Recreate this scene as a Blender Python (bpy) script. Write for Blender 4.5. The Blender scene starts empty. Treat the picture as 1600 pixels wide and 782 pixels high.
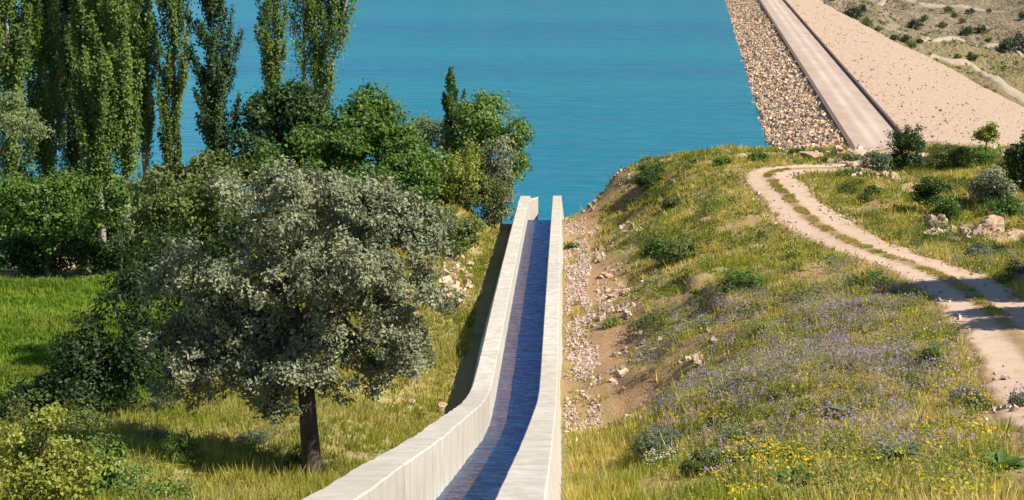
import bpy, math, random
import numpy as np
from mathutils import Vector

# ---------------------------------------------------------------- camera, sky, sun, exposure
scene = bpy.context.scene
COL = scene.collection
FPX = 2400.0                        # focal length in pixels of the 1600 x 782 photograph
TH = math.atan(551.0 / 2400.0)      # downward pitch
CT, ST = math.cos(TH), math.sin(TH)
CAMZ = 38.5                         # the lake is z = 0
cam = bpy.data.cameras.new('camera')
cam.lens = 54.0; cam.sensor_width = 36.0
cam.clip_start = 0.5; cam.clip_end = 12000
camo = bpy.data.objects.new('camera', cam); COL.objects.link(camo)
camo.location = (0, 0, CAMZ); camo.rotation_euler = (math.pi/2 - TH, 0, 0)
scene.camera = camo

SUN_EL = math.radians(48); SUN_DIR = (0.93, -0.36)        # horizontal direction towards the sun
w = bpy.data.worlds.new('World'); scene.world = w; w.use_nodes = True
nt = w.node_tree; nt.nodes.clear()
sky = nt.nodes.new('ShaderNodeTexSky'); sky.sky_type = 'NISHITA'; sky.sun_disc = False
sky.sun_elevation = SUN_EL; sky.sun_rotation = math.atan2(SUN_DIR[0], SUN_DIR[1])
sky.altitude = 1200; sky.air_density = 0.8; sky.dust_density = 0.0; sky.ozone_density = 3.0
bg = nt.nodes.new('ShaderNodeBackground'); bg.inputs[1].default_value = 0.1
wo = nt.nodes.new('ShaderNodeOutputWorld')
nt.links.new(sky.outputs[0], bg.inputs[0]); nt.links.new(bg.outputs[0], wo.inputs[0])
sl = bpy.data.lights.new('sun', 'SUN'); sl.energy = 5.0; sl.angle = math.radians(0.53); sl.color = (1.0, 0.94, 0.84)
so = bpy.data.objects.new('sun', sl); COL.objects.link(so)
_n = math.hypot(*SUN_DIR)
sv = Vector((SUN_DIR[0]/_n*math.cos(SUN_EL), SUN_DIR[1]/_n*math.cos(SUN_EL), math.sin(SUN_EL)))
so.rotation_euler = sv.to_track_quat('Z', 'Y').to_euler()
so.location = (60, -20, 120)
scene.view_settings.view_transform = 'Standard'; scene.view_settings.look = 'None'
scene.view_settings.exposure = 0.68; scene.view_settings.gamma = 1.0
scene.render.engine = 'CYCLES'
scene.cycles.max_bounces = 6; scene.cycles.diffuse_bounces = 3; scene.cycles.transparent_max_bounces = 8
scene.cycles.use_denoising = True

rng = np.random.default_rng(7); random.seed(7)

# ---------------------------------------------------------------- pixel <-> place arithmetic (a survey of the photograph)
def slope(py):
    v = 391.0 - py
    return (FPX*ST - v*CT) / (FPX*CT + v*ST)
def lat(px, py):
    v = 391.0 - py
    return (px - 800.0) / (FPX*CT + v*ST)
def P(px, py, D):                   # the point seen at a pixel at D metres ahead
    return np.array((lat(px, py)*D, D, CAMZ - slope(py)*D))
HEAD = 85.0/(FPX*CT + 551*ST)       # heading of the channel
HEADD = 285.0/(FPX*CT + 551*ST)     # heading of the dam

# ---------------------------------------------------------------- numpy noise
def _hash(ix, iy, s):
    h = (ix*374761393 + iy*668265263 + s*1274126177) & 0xffffffff
    h = ((h ^ (h >> 13))*1274126177) & 0xffffffff
    return ((h ^ (h >> 16)) & 0xffff)/65535.0
def vnoise(x, y, s=0):
    x = np.asarray(x, float); y = np.asarray(y, float)
    ix = np.floor(x).astype(np.int64); iy = np.floor(y).astype(np.int64)
    fx = x-ix; fy = y-iy; fx = fx*fx*(3-2*fx); fy = fy*fy*(3-2*fy)
    a = _hash(ix, iy, s); b = _hash(ix+1, iy, s); c = _hash(ix, iy+1, s); d = _hash(ix+1, iy+1, s)
    return (a*(1-fx)+b*fx)*(1-fy)+(c*(1-fx)+d*fx)*fy
def fbm(x, y, s=0, o=4):
    t = 0; a = 0.5; n = 0
    for k in range(o):
        t = t + a*vnoise(x*2**k+17.3*k, y*2**k-9.1*k, s+k); n += a; a *= .5
    return t/n
def sstep(a, b, x):
    t = np.clip((x-a)/(b-a), 0, 1); return t*t*(3-2*t)

# ---------------------------------------------------------------- object helpers
def link(o, parent=None):
    COL.objects.link(o)
    if parent is not None: o.parent = parent
    return o
def tag(o, label=None, cat=None, group=None, kind=None):
    if label: o['label'] = label
    if cat: o['category'] = cat
    if group: o['group'] = group
    if kind: o['kind'] = kind
    return o
def empty(name, loc=(0, 0, 0), label=None, cat=None, group=None):
    o = bpy.data.objects.new(name, None); o.location = loc; o.empty_display_size = .3
    link(o); return tag(o, label, cat, group)
def mesh(name, V, F, col=None, smooth=False):
    """V (n,3), F (m,k) all the same corner count (or list of such arrays)."""
    V = np.asarray(V, np.float32)
    Fs = F if isinstance(F, list) else [F]
    Fs = [np.asarray(f, np.int32) for f in Fs if len(f)]
    me = bpy.data.meshes.new(name)
    me.vertices.add(len(V)); me.vertices.foreach_set('co', V.ravel())
    nl = sum(f.size for f in Fs); npz = sum(len(f) for f in Fs)
    me.loops.add(nl); me.loops.foreach_set('vertex_index', np.concatenate([f.ravel() for f in Fs]))
    tot = np.concatenate([np.full(len(f), f.shape[1], np.int32) for f in Fs])
    st = np.concatenate(([0], np.cumsum(tot)[:-1])).astype(np.int32)
    me.polygons.add(npz); me.polygons.foreach_set('loop_start', st); me.polygons.foreach_set('loop_total', tot)
    me.polygons.foreach_set('use_smooth', np.full(npz, smooth, bool))
    if col is not None:
        a = me.attributes.new('tint', 'FLOAT_COLOR', 'FACE')
        c = np.ones((npz, 4), np.float32); c[:, :3] = col
        a.data.foreach_set('color', c.ravel())
    me.update(calc_edges=True); me.validate()
    return me
def obj(name, me, mat, parent=None, loc=None):
    o = bpy.data.objects.new(name, me)
    if mat is not None and len(me.materials) == 0: me.materials.append(mat)
    if loc is not None: o.location = loc
    return link(o, parent)
def grid_faces(n, m):
    i, j = np.meshgrid(np.arange(n-1), np.arange(m-1), indexing='ij')
    a = (i*m+j).ravel()
    return np.stack((a, a+m, a+m+1, a+1), 1)
def tube(pts, radii, seg=7):
    pts = np.asarray(pts, float); n = len(pts)
    V = []
    for i in range(n):
        t = pts[min(i+1, n-1)]-pts[max(i-1, 0)]; t /= (np.linalg.norm(t)+1e-9)
        a = np.cross(t, (0.31, 0.93, 0.17)); a /= (np.linalg.norm(a)+1e-9); b = np.cross(t, a)
        for k in range(seg):
            th = 2*math.pi*k/seg
            V.append(pts[i]+radii[i]*(math.cos(th)*a+math.sin(th)*b))
    F = []
    for i in range(n-1):
        for k in range(seg):
            k2 = (k+1) % seg
            F.append((i*seg+k, i*seg+k2, (i+1)*seg+k2, (i+1)*seg+k))
    return np.array(V), np.array(F)
class Bag:
    def __init__(s): s.V = []; s.F = []; s.C = []; s.n = 0
    def add(s, V, F, C=None):
        s.V.append(np.asarray(V)); s.F.append(np.asarray(F)+s.n); s.n += len(V)
        if C is not None: s.C.append(np.asarray(C))
    def mesh(s, name, smooth=False):
        V = np.concatenate(s.V); by = {}
        for f in s.F: by.setdefault(f.shape[1], []).append(f)
        col = np.concatenate(s.C) if s.C else None
        if len(by) > 1: col = None
        return mesh(name, V, [np.concatenate(v) for v in by.values()], col, smooth)

# ---------------------------------------------------------------- materials
class NB:
    def __init__(s, name):
        s.m = bpy.data.materials.new(name); s.m.use_nodes = True; s.t = s.m.node_tree; s.t.nodes.clear()
        s.out = s.n('ShaderNodeOutputMaterial')
    def n(s, kind, **kw):
        x = s.t.nodes.new(kind)
        for k, v in kw.items(): setattr(x, k, v)
        return x
    def l(s, a, b): s.t.links.new(a, b)
    def noise(s, scale, detail=4, rough=.55, vec=None, dist=0):
        x = s.n('ShaderNodeTexNoise'); x.inputs['Scale'].default_value = scale; x.inputs['Detail'].default_value = detail
        x.inputs['Roughness'].default_value = rough; x.inputs['Distortion'].default_value = dist
        if vec is not None: s.l(vec, x.inputs['Vector'])
        return x
    def ramp(s, fac, stops):
        r = s.n('ShaderNodeValToRGB'); e = r.color_ramp.elements
        while len(e) < len(stops): e.new(.5)
        for i, (p, c) in enumerate(stops):
            e[i].position = p; e[i].color = (c, c, c, 1) if isinstance(c, (int, float)) else (*c, 1)
        s.l(fac, r.inputs[0]); return r.outputs[0]
    def mix(s, fac, a, b, mode='MIX'):
        x = s.n('ShaderNodeMix', data_type='RGBA', blend_type=mode)
        for v, i in ((fac, 0), (a, 6), (b, 7)):
            if isinstance(v, (int, float)): x.inputs[i].default_value = v
            elif isinstance(v, tuple): x.inputs[i].default_value = (*v, 1)
            else: s.l(v, x.inputs[i])
        return x.outputs[2]
    def math(s, op, a, b=None):
        x = s.n('ShaderNodeMath', operation=op)
        for v, i in ((a, 0), (b, 1)):
            if v is None: continue
            if isinstance(v, (int, float)): x.inputs[i].default_value = v
            else: s.l(v, x.inputs[i])
        return x.outputs[0]
    def pos(s, scale=(1, 1, 1)):
        g = s.n('ShaderNodeNewGeometry'); mp = s.n('ShaderNodeMapping'); mp.inputs['Scale'].default_value = scale
        s.l(g.outputs['Position'], mp.inputs[0]); return mp.outputs[0]
    def bump(s, h, strength=.5, dist=.05):
        b = s.n('ShaderNodeBump'); b.inputs['Strength'].default_value = strength; b.inputs['Distance'].default_value = dist
        s.l(h, b.inputs['Height']); return b.outputs[0]
    def bsdf(s, color, rough=.9, normal=None, spec=.3):
        b = s.n('ShaderNodeBsdfPrincipled')
        if isinstance(color, tuple): b.inputs['Base Color'].default_value = (*color, 1)
        else: s.l(color, b.inputs['Base Color'])
        b.inputs['Roughness'].default_value = rough; b.inputs['Specular IOR Level'].default_value = spec
        if normal is not None: s.l(normal, b.inputs['Normal'])
        s.l(b.outputs[0], s.out.inputs[0]); return b

def leaf_material(name, rough=.55, transl=.28, spec=.35):
    b = NB(name)
    at = b.n('ShaderNodeAttribute', attribute_name='tint', attribute_type='GEOMETRY')
    p = b.n('ShaderNodeBsdfPrincipled'); p.inputs['Roughness'].default_value = rough
    p.inputs['Specular IOR Level'].default_value = spec
    tr = b.n('ShaderNodeBsdfTranslucent'); mx = b.n('ShaderNodeMixShader'); mx.inputs[0].default_value = transl
    c2 = b.mix(1.0, at.outputs['Color'], (1.15, 1.2, .7), 'MULTIPLY')
    b.l(at.outputs['Color'], p.inputs['Base Color']); b.l(c2, tr.inputs[0])
    b.l(p.outputs[0], mx.inputs[1]); b.l(tr.outputs[0], mx.inputs[2]); b.l(mx.outputs[0], b.out.inputs[0])
    return b.m
M = {}
M['leaf'] = leaf_material('foliage', .5, .32, .4)
M['silver_leaf'] = leaf_material('silvery foliage', .6, .15, .3)
M['grass'] = leaf_material('grass blades', .7, .4, .2)
def bark(name, c1, c2, sc=6):
    b = NB(name); v = b.pos((1, 1, .3)); n = b.noise(sc, 5, .6, v)
    b.bsdf(b.ramp(n.outputs[0], [(.3, c1), (.7, c2)]), .9, b.bump(n.outputs[0], .8, .04)); return b.m
M['bark'] = bark('brown bark', (.035, .026, .02), (.11, .085, .065))
M['poplar_bark'] = bark('pale poplar bark', (.16, .13, .1), (.48, .44, .38), 3)
def stone(name, c1, c2, c3, sc):
    b = NB(name); v = b.pos(); n = b.noise(sc, 6, .6, v); n2 = b.noise(sc*.23, 2, .5, v)
    c = b.mix(n2.outputs[0], b.ramp(n.outputs[0], [(.3, c1), (.7, c2)]), c3)
    b.bsdf(c, .92, b.bump(n.outputs[0], .7, .05), .2); return b.m
M['rock'] = stone('limestone rock', (.3, .18, .1), (.54, .38, .25), (.46, .32, .21), 3.5)
def tint_stone(name):
    b = NB(name); at = b.n('ShaderNodeAttribute', attribute_name='tint', attribute_type='GEOMETRY')
    n = b.noise(6, 4, .6, b.pos())
    c = b.mix(1.0, at.outputs['Color'], b.ramp(n.outputs[0], [(.3, .72), (.7, 1.0)]), 'MULTIPLY')
    b.bsdf(c, .92, None, .2); return b.m
M['rubble'] = tint_stone('rubble stone')
def concrete():
    b = NB('weathered concrete'); v = b.pos(); n = b.noise(1.2, 6, .65, v); n2 = b.noise(14, 4, .6, v)
    st = b.noise(2.2, 4, .6, b.pos((1, 1, .12)))
    c = b.ramp(n.outputs[0], [(.25, (.44, .395, .325)), (.55, (.56, .51, .435)), (.8, (.62, .575, .495))])
    oi = b.n('ShaderNodeObjectInfo'); c = b.mix(1.0, c, b.ramp(oi.outputs['Random'], [(0.0, (.84, .83, .8)), (1.0, (1.0, 1.0, 1.0))]), 'MULTIPLY')
    c = b.mix(b.ramp(st.outputs[0], [(.45, 0.0), (.64, .75)]), c, (.4, .35, .27))
    c = b.mix(b.ramp(n2.outputs[0], [(.58, 0.0), (.75, .6)]), c, (.36, .33, .27))
    b.bsdf(c, .88, b.bump(n2.outputs[0], .35, .02), .25); return b.m
M['concrete'] = concrete()
def channel_floor():
    b = NB('wet channel floor'); v = b.pos((1.2, .12, 1)); n = b.noise(2.4, 5, .6, v)
    c = b.ramp(n.outputs[0], [(.3, (.3, .17, .06)), (.55, (.42, .26, .1)), (.8, (.5, .33, .14))])
    b.bsdf(c, .8, b.bump(n.outputs[0], .4, .03)); return b.m
M['channel_floor'] = channel_floor()
def stream():
    b = NB('shallow running water'); v = b.pos((.55, 1.9, 1)); n = b.noise(1.7, 5, .62, v, .6)
    n2 = b.noise(7, 3, .6, b.pos((.5, 1.5, 1)))
    h = b.math('ADD', n.outputs[0], b.math('MULTIPLY', n2.outputs[0], .3))
    nm = b.bump(h, 1.0, .16)
    fr = b.n('ShaderNodeFresnel'); fr.inputs[0].default_value = 1.33; b.l(nm, fr.inputs['Normal'])
    tr = b.n('ShaderNodeBsdfTransparent'); tr.inputs[0].default_value = (.78, .72, .6, 1)
    gl = b.n('ShaderNodeBsdfGlossy'); gl.inputs['Color'].default_value = (.13, .35, .68, 1); gl.inputs['Roughness'].default_value = .06; b.l(nm, gl.inputs['Normal'])
    mx = b.n('ShaderNodeMixShader'); b.l(b.math('MULTIPLY', fr.outputs[0], .74), mx.inputs[0]); b.l(tr.outputs[0], mx.inputs[1]); b.l(gl.outputs[0], mx.inputs[2])
    b.l(mx.outputs[0], b.out.inputs[0]); return b.m
M['stream'] = stream()
def lake_mat():
    b = NB('turquoise lake water')
    v = b.pos((.3, 1, 1)); big = b.noise(.012, 3, .5, b.pos((.12, 1, 1)))
    w1 = b.noise(.55, 4, .65, v, .5); w2 = b.noise(.16, 3, .6, b.pos((.22, 1, 1)))
    c = b.ramp(big.outputs[0], [(.35, (.002, .105, .178)), (.62, (.003, .155, .195))])
    c = b.mix(b.ramp(w1.outputs[0], [(.4, 0.0), (.62, .6)]), c, (.006, .17, .25))
    h = b.math('ADD', w1.outputs[0], b.math('MULTIPLY', w2.outputs[0], 2.0))
    s = b.bsdf(c, .28, b.bump(h, 1.0, .9), .3); s.inputs['IOR'].default_value = 1.33
    return b.m
M['lake'] = lake_mat()
def ground_mat():
    b = NB('dry grassy slope'); v = b.pos()
    n1 = b.noise(.35, 5, .6, v); n2 = b.noise(2.2, 5, .65, v); n3 = b.noise(9, 4, .6, v)
    grass = b.ramp(n1.outputs[0], [(.3, (.3, .25, .075)), (.5, (.34, .27, .11)), (.68, (.24, .22, .055))])
    grass = b.mix(b.ramp(n2.outputs[0], [(.45, 0.0), (.7, .6)]), grass, (.3, .23, .13))
    soil = b.ramp(n3.outputs[0], [(.3, (.27, .145, .07)), (.7, (.46, .29, .16))])
    g = b.n('ShaderNodeNewGeometry'); sx = b.n('ShaderNodeSeparateXYZ'); b.l(g.outputs['True Normal'], sx.inputs[0])
    st = b.math('ADD', sx.outputs[2], b.math('MULTIPLY', b.math('SUBTRACT', n2.outputs[0], .5), .35))
    fac = b.ramp(st, [(.64, 1.0), (.80, 0.0)])
    at = b.n('ShaderNodeAttribute', attribute_name='bare', attribute_type='GEOMETRY')
    fac = b.math('MAXIMUM', fac, at.outputs['Fac'])
    md = b.n('ShaderNodeAttribute', attribute_name='meadow', attribute_type='GEOMETRY')
    grass = b.mix(md.outputs['Fac'], grass, (.1, .17, .015))
    c = b.mix(fac, grass, soil)
    b.bsdf(c, .95, b.bump(b.math('ADD', n3.outputs[0], n2.outputs[0]), .6, .12), .15); return b.m
M['ground'] = ground_mat()
def track_mat():
    b = NB('pale dirt track'); n = b.noise(1.1, 5, .6, b.pos()); n2 = b.noise(11, 4, .6, b.pos())
    at = b.n('ShaderNodeAttribute', attribute_name='rut', attribute_type='GEOMETRY')
    f = b.math('ADD', at.outputs['Fac'], b.math('MULTIPLY', b.math('SUBTRACT', n.outputs[0], .5), 1.7))
    n4 = b.noise(3.6, 5, .65, b.pos()); f = b.math('ADD', f, b.math('MULTIPLY', b.math('SUBTRACT', n4.outputs[0], .5), .9))
    c = b.ramp(f, [(.0, (.28, .19, .085)), (.45, (.42, .27, .155)), (.75, (.49, .34, .22)), (1.0, (.54, .395, .28))])
    c = b.mix(b.ramp(n2.outputs[0], [(.5, 0.0), (.8, .4)]), c, (.34, .24, .16))
    b.bsdf(c, .95, b.bump(n2.outputs[0], .5, .04), .15); return b.m
M['track'] = track_mat()
b_ = NB('pale valley way'); b_.bsdf(b_.ramp(b_.noise(.3, 4, .6, b_.pos()).outputs[0], [(.3, (.3, .23, .16)), (.7, (.38, .3, .22))]), .95); M['far_way'] = b_.m
def hill_mat():
    b = NB('arid hillside'); v = b.pos(); n1 = b.noise(.02, 5, .6, v); n2 = b.noise(.16, 5, .7, v); n3 = b.noise(.6, 4, .6, v)
    c = b.ramp(n1.outputs[0], [(.32, (.27, .2, .115)), (.5, (.36, .28, .19)), (.68, (.31, .23, .16))])
    c = b.mix(b.ramp(n2.outputs[0], [(.45, 0.0), (.58, .85)]), c, (.19, .15, .08))
    c = b.mix(b.ramp(n3.outputs[0], [(.58, 0.0), (.72, .7)]), c, (.13, .125, .06))
    md = b.n('ShaderNodeAttribute', attribute_name='meadow', attribute_type='GEOMETRY')
    c = b.mix(b.math('MULTIPLY', md.outputs['Fac'], .7), c, (.28, .23, .09))
    b.bsdf(c, .95, b.bump(b.math('ADD', n3.outputs[0], b.math('MULTIPLY', n2.outputs[0], 2.5)), 1.0, 2.2), .1); return b.m
M['hill'] = hill_mat()
def dam_mat(name, c1, c2, c3, sc):
    b = NB(name); v = b.pos(); n = b.noise(sc, 5, .7, v); n2 = b.noise(.05, 4, .6, v)
    vo = b.n('ShaderNodeTexVoronoi'); vo.inputs['Scale'].default_value = sc*.9; b.l(v, vo.inputs['Vector'])
    c = b.mix(b.ramp(n.outputs[0], [(.3, 0.0), (.7, 1.0)]), c1, c2)
    c = b.mix(b.ramp(n2.outputs[0], [(.35, 0.0), (.7, .8)]), c, c3)
    h = b.math('ADD', vo.outputs[0], n.outputs[0])
    b.bsdf(c, .95, b.bump(h, 1.0, .35), .15); return b.m
M['dam_face'] = dam_mat('pale rockfill', (.31, .22, .15), (.46, .335, .235), (.38, .28, .205), 1.3)
M['dam_bed'] = dam_mat('riprap bedding', (.34, .2, .11), (.54, .36, .21), (.44, .29, .18), 1.5)
def crest_mat():
    b = NB('compacted crest road'); n = b.noise(.4, 5, .6, b.pos((1, .25, 1)))
    at = b.n('ShaderNodeAttribute', attribute_name='rut', attribute_type='GEOMETRY')
    f = b.math('ADD', at.outputs['Fac'], b.math('MULTIPLY', b.math('SUBTRACT', n.outputs[0], .5), 1.1))
    c = b.ramp(f, [(.1, (.36, .265, .2)), (.5, (.44, .34, .27)), (1.0, (.54, .45, .37))])
    b.bsdf(c, .95, None, .15); return b.m
M['crest'] = crest_mat()
b_ = NB('brown kerb stone'); b_.bsdf(b_.ramp(b_.noise(2, 4, .6, b_.pos()).outputs[0], [(.3, (.07, .045, .03)), (.7, (.16, .105, .075))]), .95); M['kerb'] = b_.m

# ---------------------------------------------------------------- channel profile
_cp = np.array([(0, 4.2), (22.6, 11.0), (39.2, 16.0), (60, 22.0), (66.1, 23.45), (71, 24.0), (85, 24.85), (102, 26.0), (120, 27.35), (135.7, 28.6)])
_dd = np.linspace(0, 150, 1501)
_hh = np.interp(_dd, _cp[:, 0], _cp[:, 1]); _hh[_dd > 135.7] = 28.6+.075*(_dd[_dd > 135.7]-135.7)
def _smooth(h, k):
    ker = np.hanning(2*k+1); ker /= ker.sum(); return np.convolve(np.pad(h, k, mode='edge'), ker, 'valid')
_fl = _smooth(_hh, 20); _fl[_dd < 4] = _hh[_dd < 4]
_tp = _smooth(_hh, 26); _tp[_dd < 9] = _hh[_dd < 9]
def floorH(D): return np.interp(D, _dd, _fl)
def topH(D): return np.interp(D, _dd, _tp) - 1.78
U_RI, U_RO, U_RB = -1.07, -.25, .02          # right wall: inner, outer top, outer base
U_LI, U_LO, U_LB = -3.27, -4.15, -4.85       # left wall
def ux(u, D): return u + HEAD*D

# ---------------------------------------------------------------- the near terrain (thin plate spline through surveyed points)
pts = []
def cp(px, py, D): p = P(px, py, D); pts.append((p[0], D, CAMZ-p[2]))
def cx(x, D, H): pts.append((x, D, H))
for D in (12, 25, 40, 55, 66, 80, 98, 115, 135):
    f = float(floorH(D))
    cx(ux(.3, D), D, f+.05); cx(ux(2.3, D), D, f-.05-(0.5 if D < 60 else 0)); cx(ux(-5.2, D), D, f+.15)
    cx(ux(-2, D), D, f+.5)
for a in ((1200, 600, 50), (1450, 600, 48), (1000, 470, 88), (1100, 470, 79), (1300, 470, 72), (1450, 470, 68), (950, 350, 126), (1050, 350, 111),
          (1200, 350, 103), (1290, 350, 101), (1450, 350, 98), (1590, 350, 97), (960, 275, 134), (1050, 275, 126), (1170, 275, 121), (1300, 268, 122),
          (1450, 270, 119), (1590, 262, 118), (1000, 258, 133), (1130, 250, 131), (1250, 233, 134), (1350, 238, 132), (1500, 240, 128), (1600, 235, 130),
          (1000, 650, 63), (1100, 700, 48), (1300, 775, 31), (1500, 775, 29), (1580, 640, 43), (1000, 560, 74), (1080, 560, 68), (1200, 420, 83), (1350, 420, 80),
          (1590, 470, 67)): cp(*a)
for x, D, H in ((60, 40, 10.5), (60, 70, 16.5), (60, 100, 19.5), (60, 120, 20), (14, 12, 5.5), (40, 12, 4), (40, 25, 7), (60, 15, 3)): cx(x, D, H)
# beyond the ridge, down to lake, dam abutment and valley
for x, D, H in ((12, 146, 26.5), (15, 160, 35), (18, 175, 40), (-2+.0345*145, 144, 31.5), (3, 156, 37.5), (3, 170, 41), (28, 150, 26.5), (30, 170, 33), (30, 190, 39), (26, 215, 42),
                (45, 165, 28), (47, 185, 31.2), (48, 200, 33.1), (52, 215, 35), (62, 150, 27), (70, 170, 38), (75, 200, 50), (85, 230, 60), (60, 235, 55), (40, 235, 46),
                (100, 150, 40), (100, 190, 60), (90, 110, 22), (100, 60, 17), (100, 20, 6)): cx(x, D, H)
# left bank, field and shore
for a in ((490, 740, 48), (300, 700, 50), (200, 770, 42), (30, 782, 40), (600, 650, 60), (690, 560, 76), (700, 430, 100), (690, 350, 117), (760, 322, 129),
          (80, 440, 112), (0, 600, 87), (150, 430, 114), (-150, 500, 101), (250, 470, 106), (650, 300, 132), (560, 300, 130), (200, 640, 60), (600, 560, 72)): cp(*a)
for x, D, H in ((-21, 66, 23.6), (-19, 59, 20.8), (-30, 68, 24), (-14, 66, 23.2), (-19, 74, 26.6), (-31, 78, 27.6), (-10, 78, 24.4), (-12, 98, 25.6), (-22, 96, 27.8), (-45, 90, 28), (-60, 110, 28.2), (-60, 60, 24), (-45, 60, 22.5),
                (-30, 40, 16), (-60, 35, 16), (-15, 25, 11.5), (-40, 12, 7), (-15, 12, 7),
                (-30, 125, 28.6), (-60, 135, 29.5), (-25, 150, 31), (-60, 160, 33), (-25, 170, 35), (-60, 185, 38.2), (-25, 188, 38.8), (-8, 150, 31), (-8, 165, 36.5), (-8, 180, 40.5),
                (-30, 215, 43), (-70, 215, 43), (0, 215, 44), (-100, 60, 22), (-100, 120, 28), (-100, 180, 37), (-100, 215, 43)): cx(x, D, H)
pts = np.array(pts)
_xy = pts[:, :2]/50.0
def _k(r2): return np.where(r2 > 1e-12, .5*r2*np.log(np.maximum(r2, 1e-12)), 0)
_d2 = ((_xy[:, None]-_xy[None])**2).sum(-1)
_n = len(pts); A = np.zeros((_n+3, _n+3)); A[:_n, :_n] = _k(_d2)+np.eye(_n)*2e-4
A[:_n, _n] = 1; A[:_n, _n+1:] = _xy; A[_n, :_n] = 1; A[_n+1:, :_n] = _xy.T
_w = np.linalg.solve(A, np.concatenate((pts[:, 2], [0, 0, 0])))
def tps(x, D):
    x = np.asarray(x, float).ravel(); D = np.asarray(D, float).ravel(); out = np.empty(len(x))
    for s in range(0, len(x), 20000):
        q = np.stack((x[s:s+20000], D[s:s+20000]), 1)/50.0
        d2 = ((q[:, None]-_xy[None])**2).sum(-1)
        out[s:s+20000] = _k(d2)@_w[:_n]+_w[_n]+q@_w[_n+1:]
    return out

# the dirt track: surveyed centre line, found on the smooth terrain
def hit0(px, py, lo=20, hi=230):
    D = np.linspace(lo, hi, 1400); s = slope(py)
    f = tps(lat(px, py)*D, D) - s*D
    i = np.argmax(f < 0) if (f < 0).any() else len(D)-1
    return np.array((lat(px, py)*D[i], D[i]))
ROADPX = [(1800, 800), (1730, 700), (1655, 610), (1600, 545), (1555, 495), (1500, 451), (1435, 421), (1378, 401), (1344, 387), (1308, 370), (1278, 353), (1255, 335), (1237, 318), (1222, 301), (1207, 285)]
rp = [hit0(*a) for a in ROADPX]
rp += [np.array(a) for a in ((rp[-1][0]+.3, 120.6), (rp[-1][0]+3.2, 122.6), (rp[-1][0]+8.5, 123.8), (31, 130), (39, 146), (45, 165), (48, 185), (49.3, 200))]
rp = np.array(rp)
def catmull(p, n=18):
    q = np.concatenate((p[:1]*2-p[1:2], p, p[-1:]*2-p[-2:-1])); o = []
    for i in range(1, len(q)-2):
        for t in np.linspace(0, 1, n, endpoint=False):
            a, b, c, d = q[i-1:i+3]
            o.append(.5*(2*b+(c-a)*t+(2*a-5*b+4*c-d)*t*t+(3*b-a-3*c+d)*t**3))
    o.append(p[-1]); return np.array(o)
road = catmull(rp)
for _ in range(3): road[1:-1] = (road[:-2]+2*road[1:-1]+road[2:])/4
RW = 2.15
def road_dist(x, D):
    x = np.asarray(x, float).ravel(); D = np.asarray(D, float).ravel(); out = np.full(len(x), 1e9)
    r = road[::3]
    for s in range(0, len(x), 20000):
        d2 = (x[s:s+20000, None]-r[None, :, 0])**2+(D[s:s+20000, None]-r[None, :, 1])**2
        out[s:s+20000] = np.sqrt(d2.min(1))
    return out

def terrain(x, D):
    """height below the camera, with relief"""
    x = np.asarray(x, float).ravel(); D = np.asarray(D, float).ravel()
    H = tps(x, D); u = x-HEAD*D
    chan = sstep(2.0, 4.5, u)+sstep(2.0, 5.0, -5.0-u); rd = sstep(1.8, 5, road_dist(x, D))
    md = meadow_mask(x, D)
    amp = chan*rd*(1-md)*sstep(230, 130, D)
    bankz = sstep(2.2, 4, u)*(1-sstep(7, 12, u))
    n = (fbm(x/6, D/6, 3, 4)-.5)*1.7+(fbm(x/1.7, D/1.7, 9, 3)-.5)*.62
    rid = 1-np.abs(2*fbm(x/4.2+.25*D, D/5.5, 21, 3)-1)
    n = n*(.8-.3*bankz)+bankz*(rid-.7)*.8
    er = erosion(x, D)
    n = n-er*(1-np.abs(2*vnoise(D/1.1+.35*u, u*.18, 831)-1))*.45*rd
    for (sx_, sd_, wd_, am_) in SCARPS:
        du = (x-sx_); dd = D-sd_; n = n+am_*np.exp(-(dd/wd_)**2-(du/1.7)**2)*np.tanh((du-.25*np.sin(dd*1.7))/.28)
    ch = (u > U_LB+.45) & (u < U_RB-.45) & (D < 141.5)
    H = H - amp*n
    H = np.where(ch, np.maximum(H, floorH(D)+.6), H)
    bl = sstep(-9.0, -5.6, u)*(u < U_LB+.5)*(D < 141)
    H = H*(1-bl)+np.maximum(H, floorH(D)-.1)*bl
    return H
SCARPS = []
def erosion(x, D):
    u = x-HEAD*D; k = (fbm(x/2.4, D/2.4, 811, 3)-.5)*2.2
    return sstep(1.9, 2.6, u)*(1-sstep(4.0, 5.4, u+k))*sstep(58, 67, D+5*(fbm(x/3, D/3, 815)-.5))*(1-sstep(96, 112, D))
def meadow_mask(x, D):
    x = np.asarray(x, float).ravel(); D = np.asarray(D, float).ravel()
    d = np.hypot(np.maximum(0, np.abs(x+45.5)-24), np.maximum(0, np.abs(D-93)-17))
    return 1-sstep(0, 5, d)
def Z(x, D): return CAMZ-terrain(x, D)
def z1(x, D): return float(Z([x], [D])[0])
def hit(px, py, lo=20, hi=230):
    """ground point seen at a pixel of the survey"""
    D = np.linspace(lo, hi, 1600); s = slope(py)
    f = terrain(lat(px, py)*D, D) - s*D
    i = int(np.argmax(f < 0)) if (f < 0).any() else len(D)-1
    x = lat(px, py)*D[i]
    return np.array((x, D[i], z1(x, D[i])))

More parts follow.
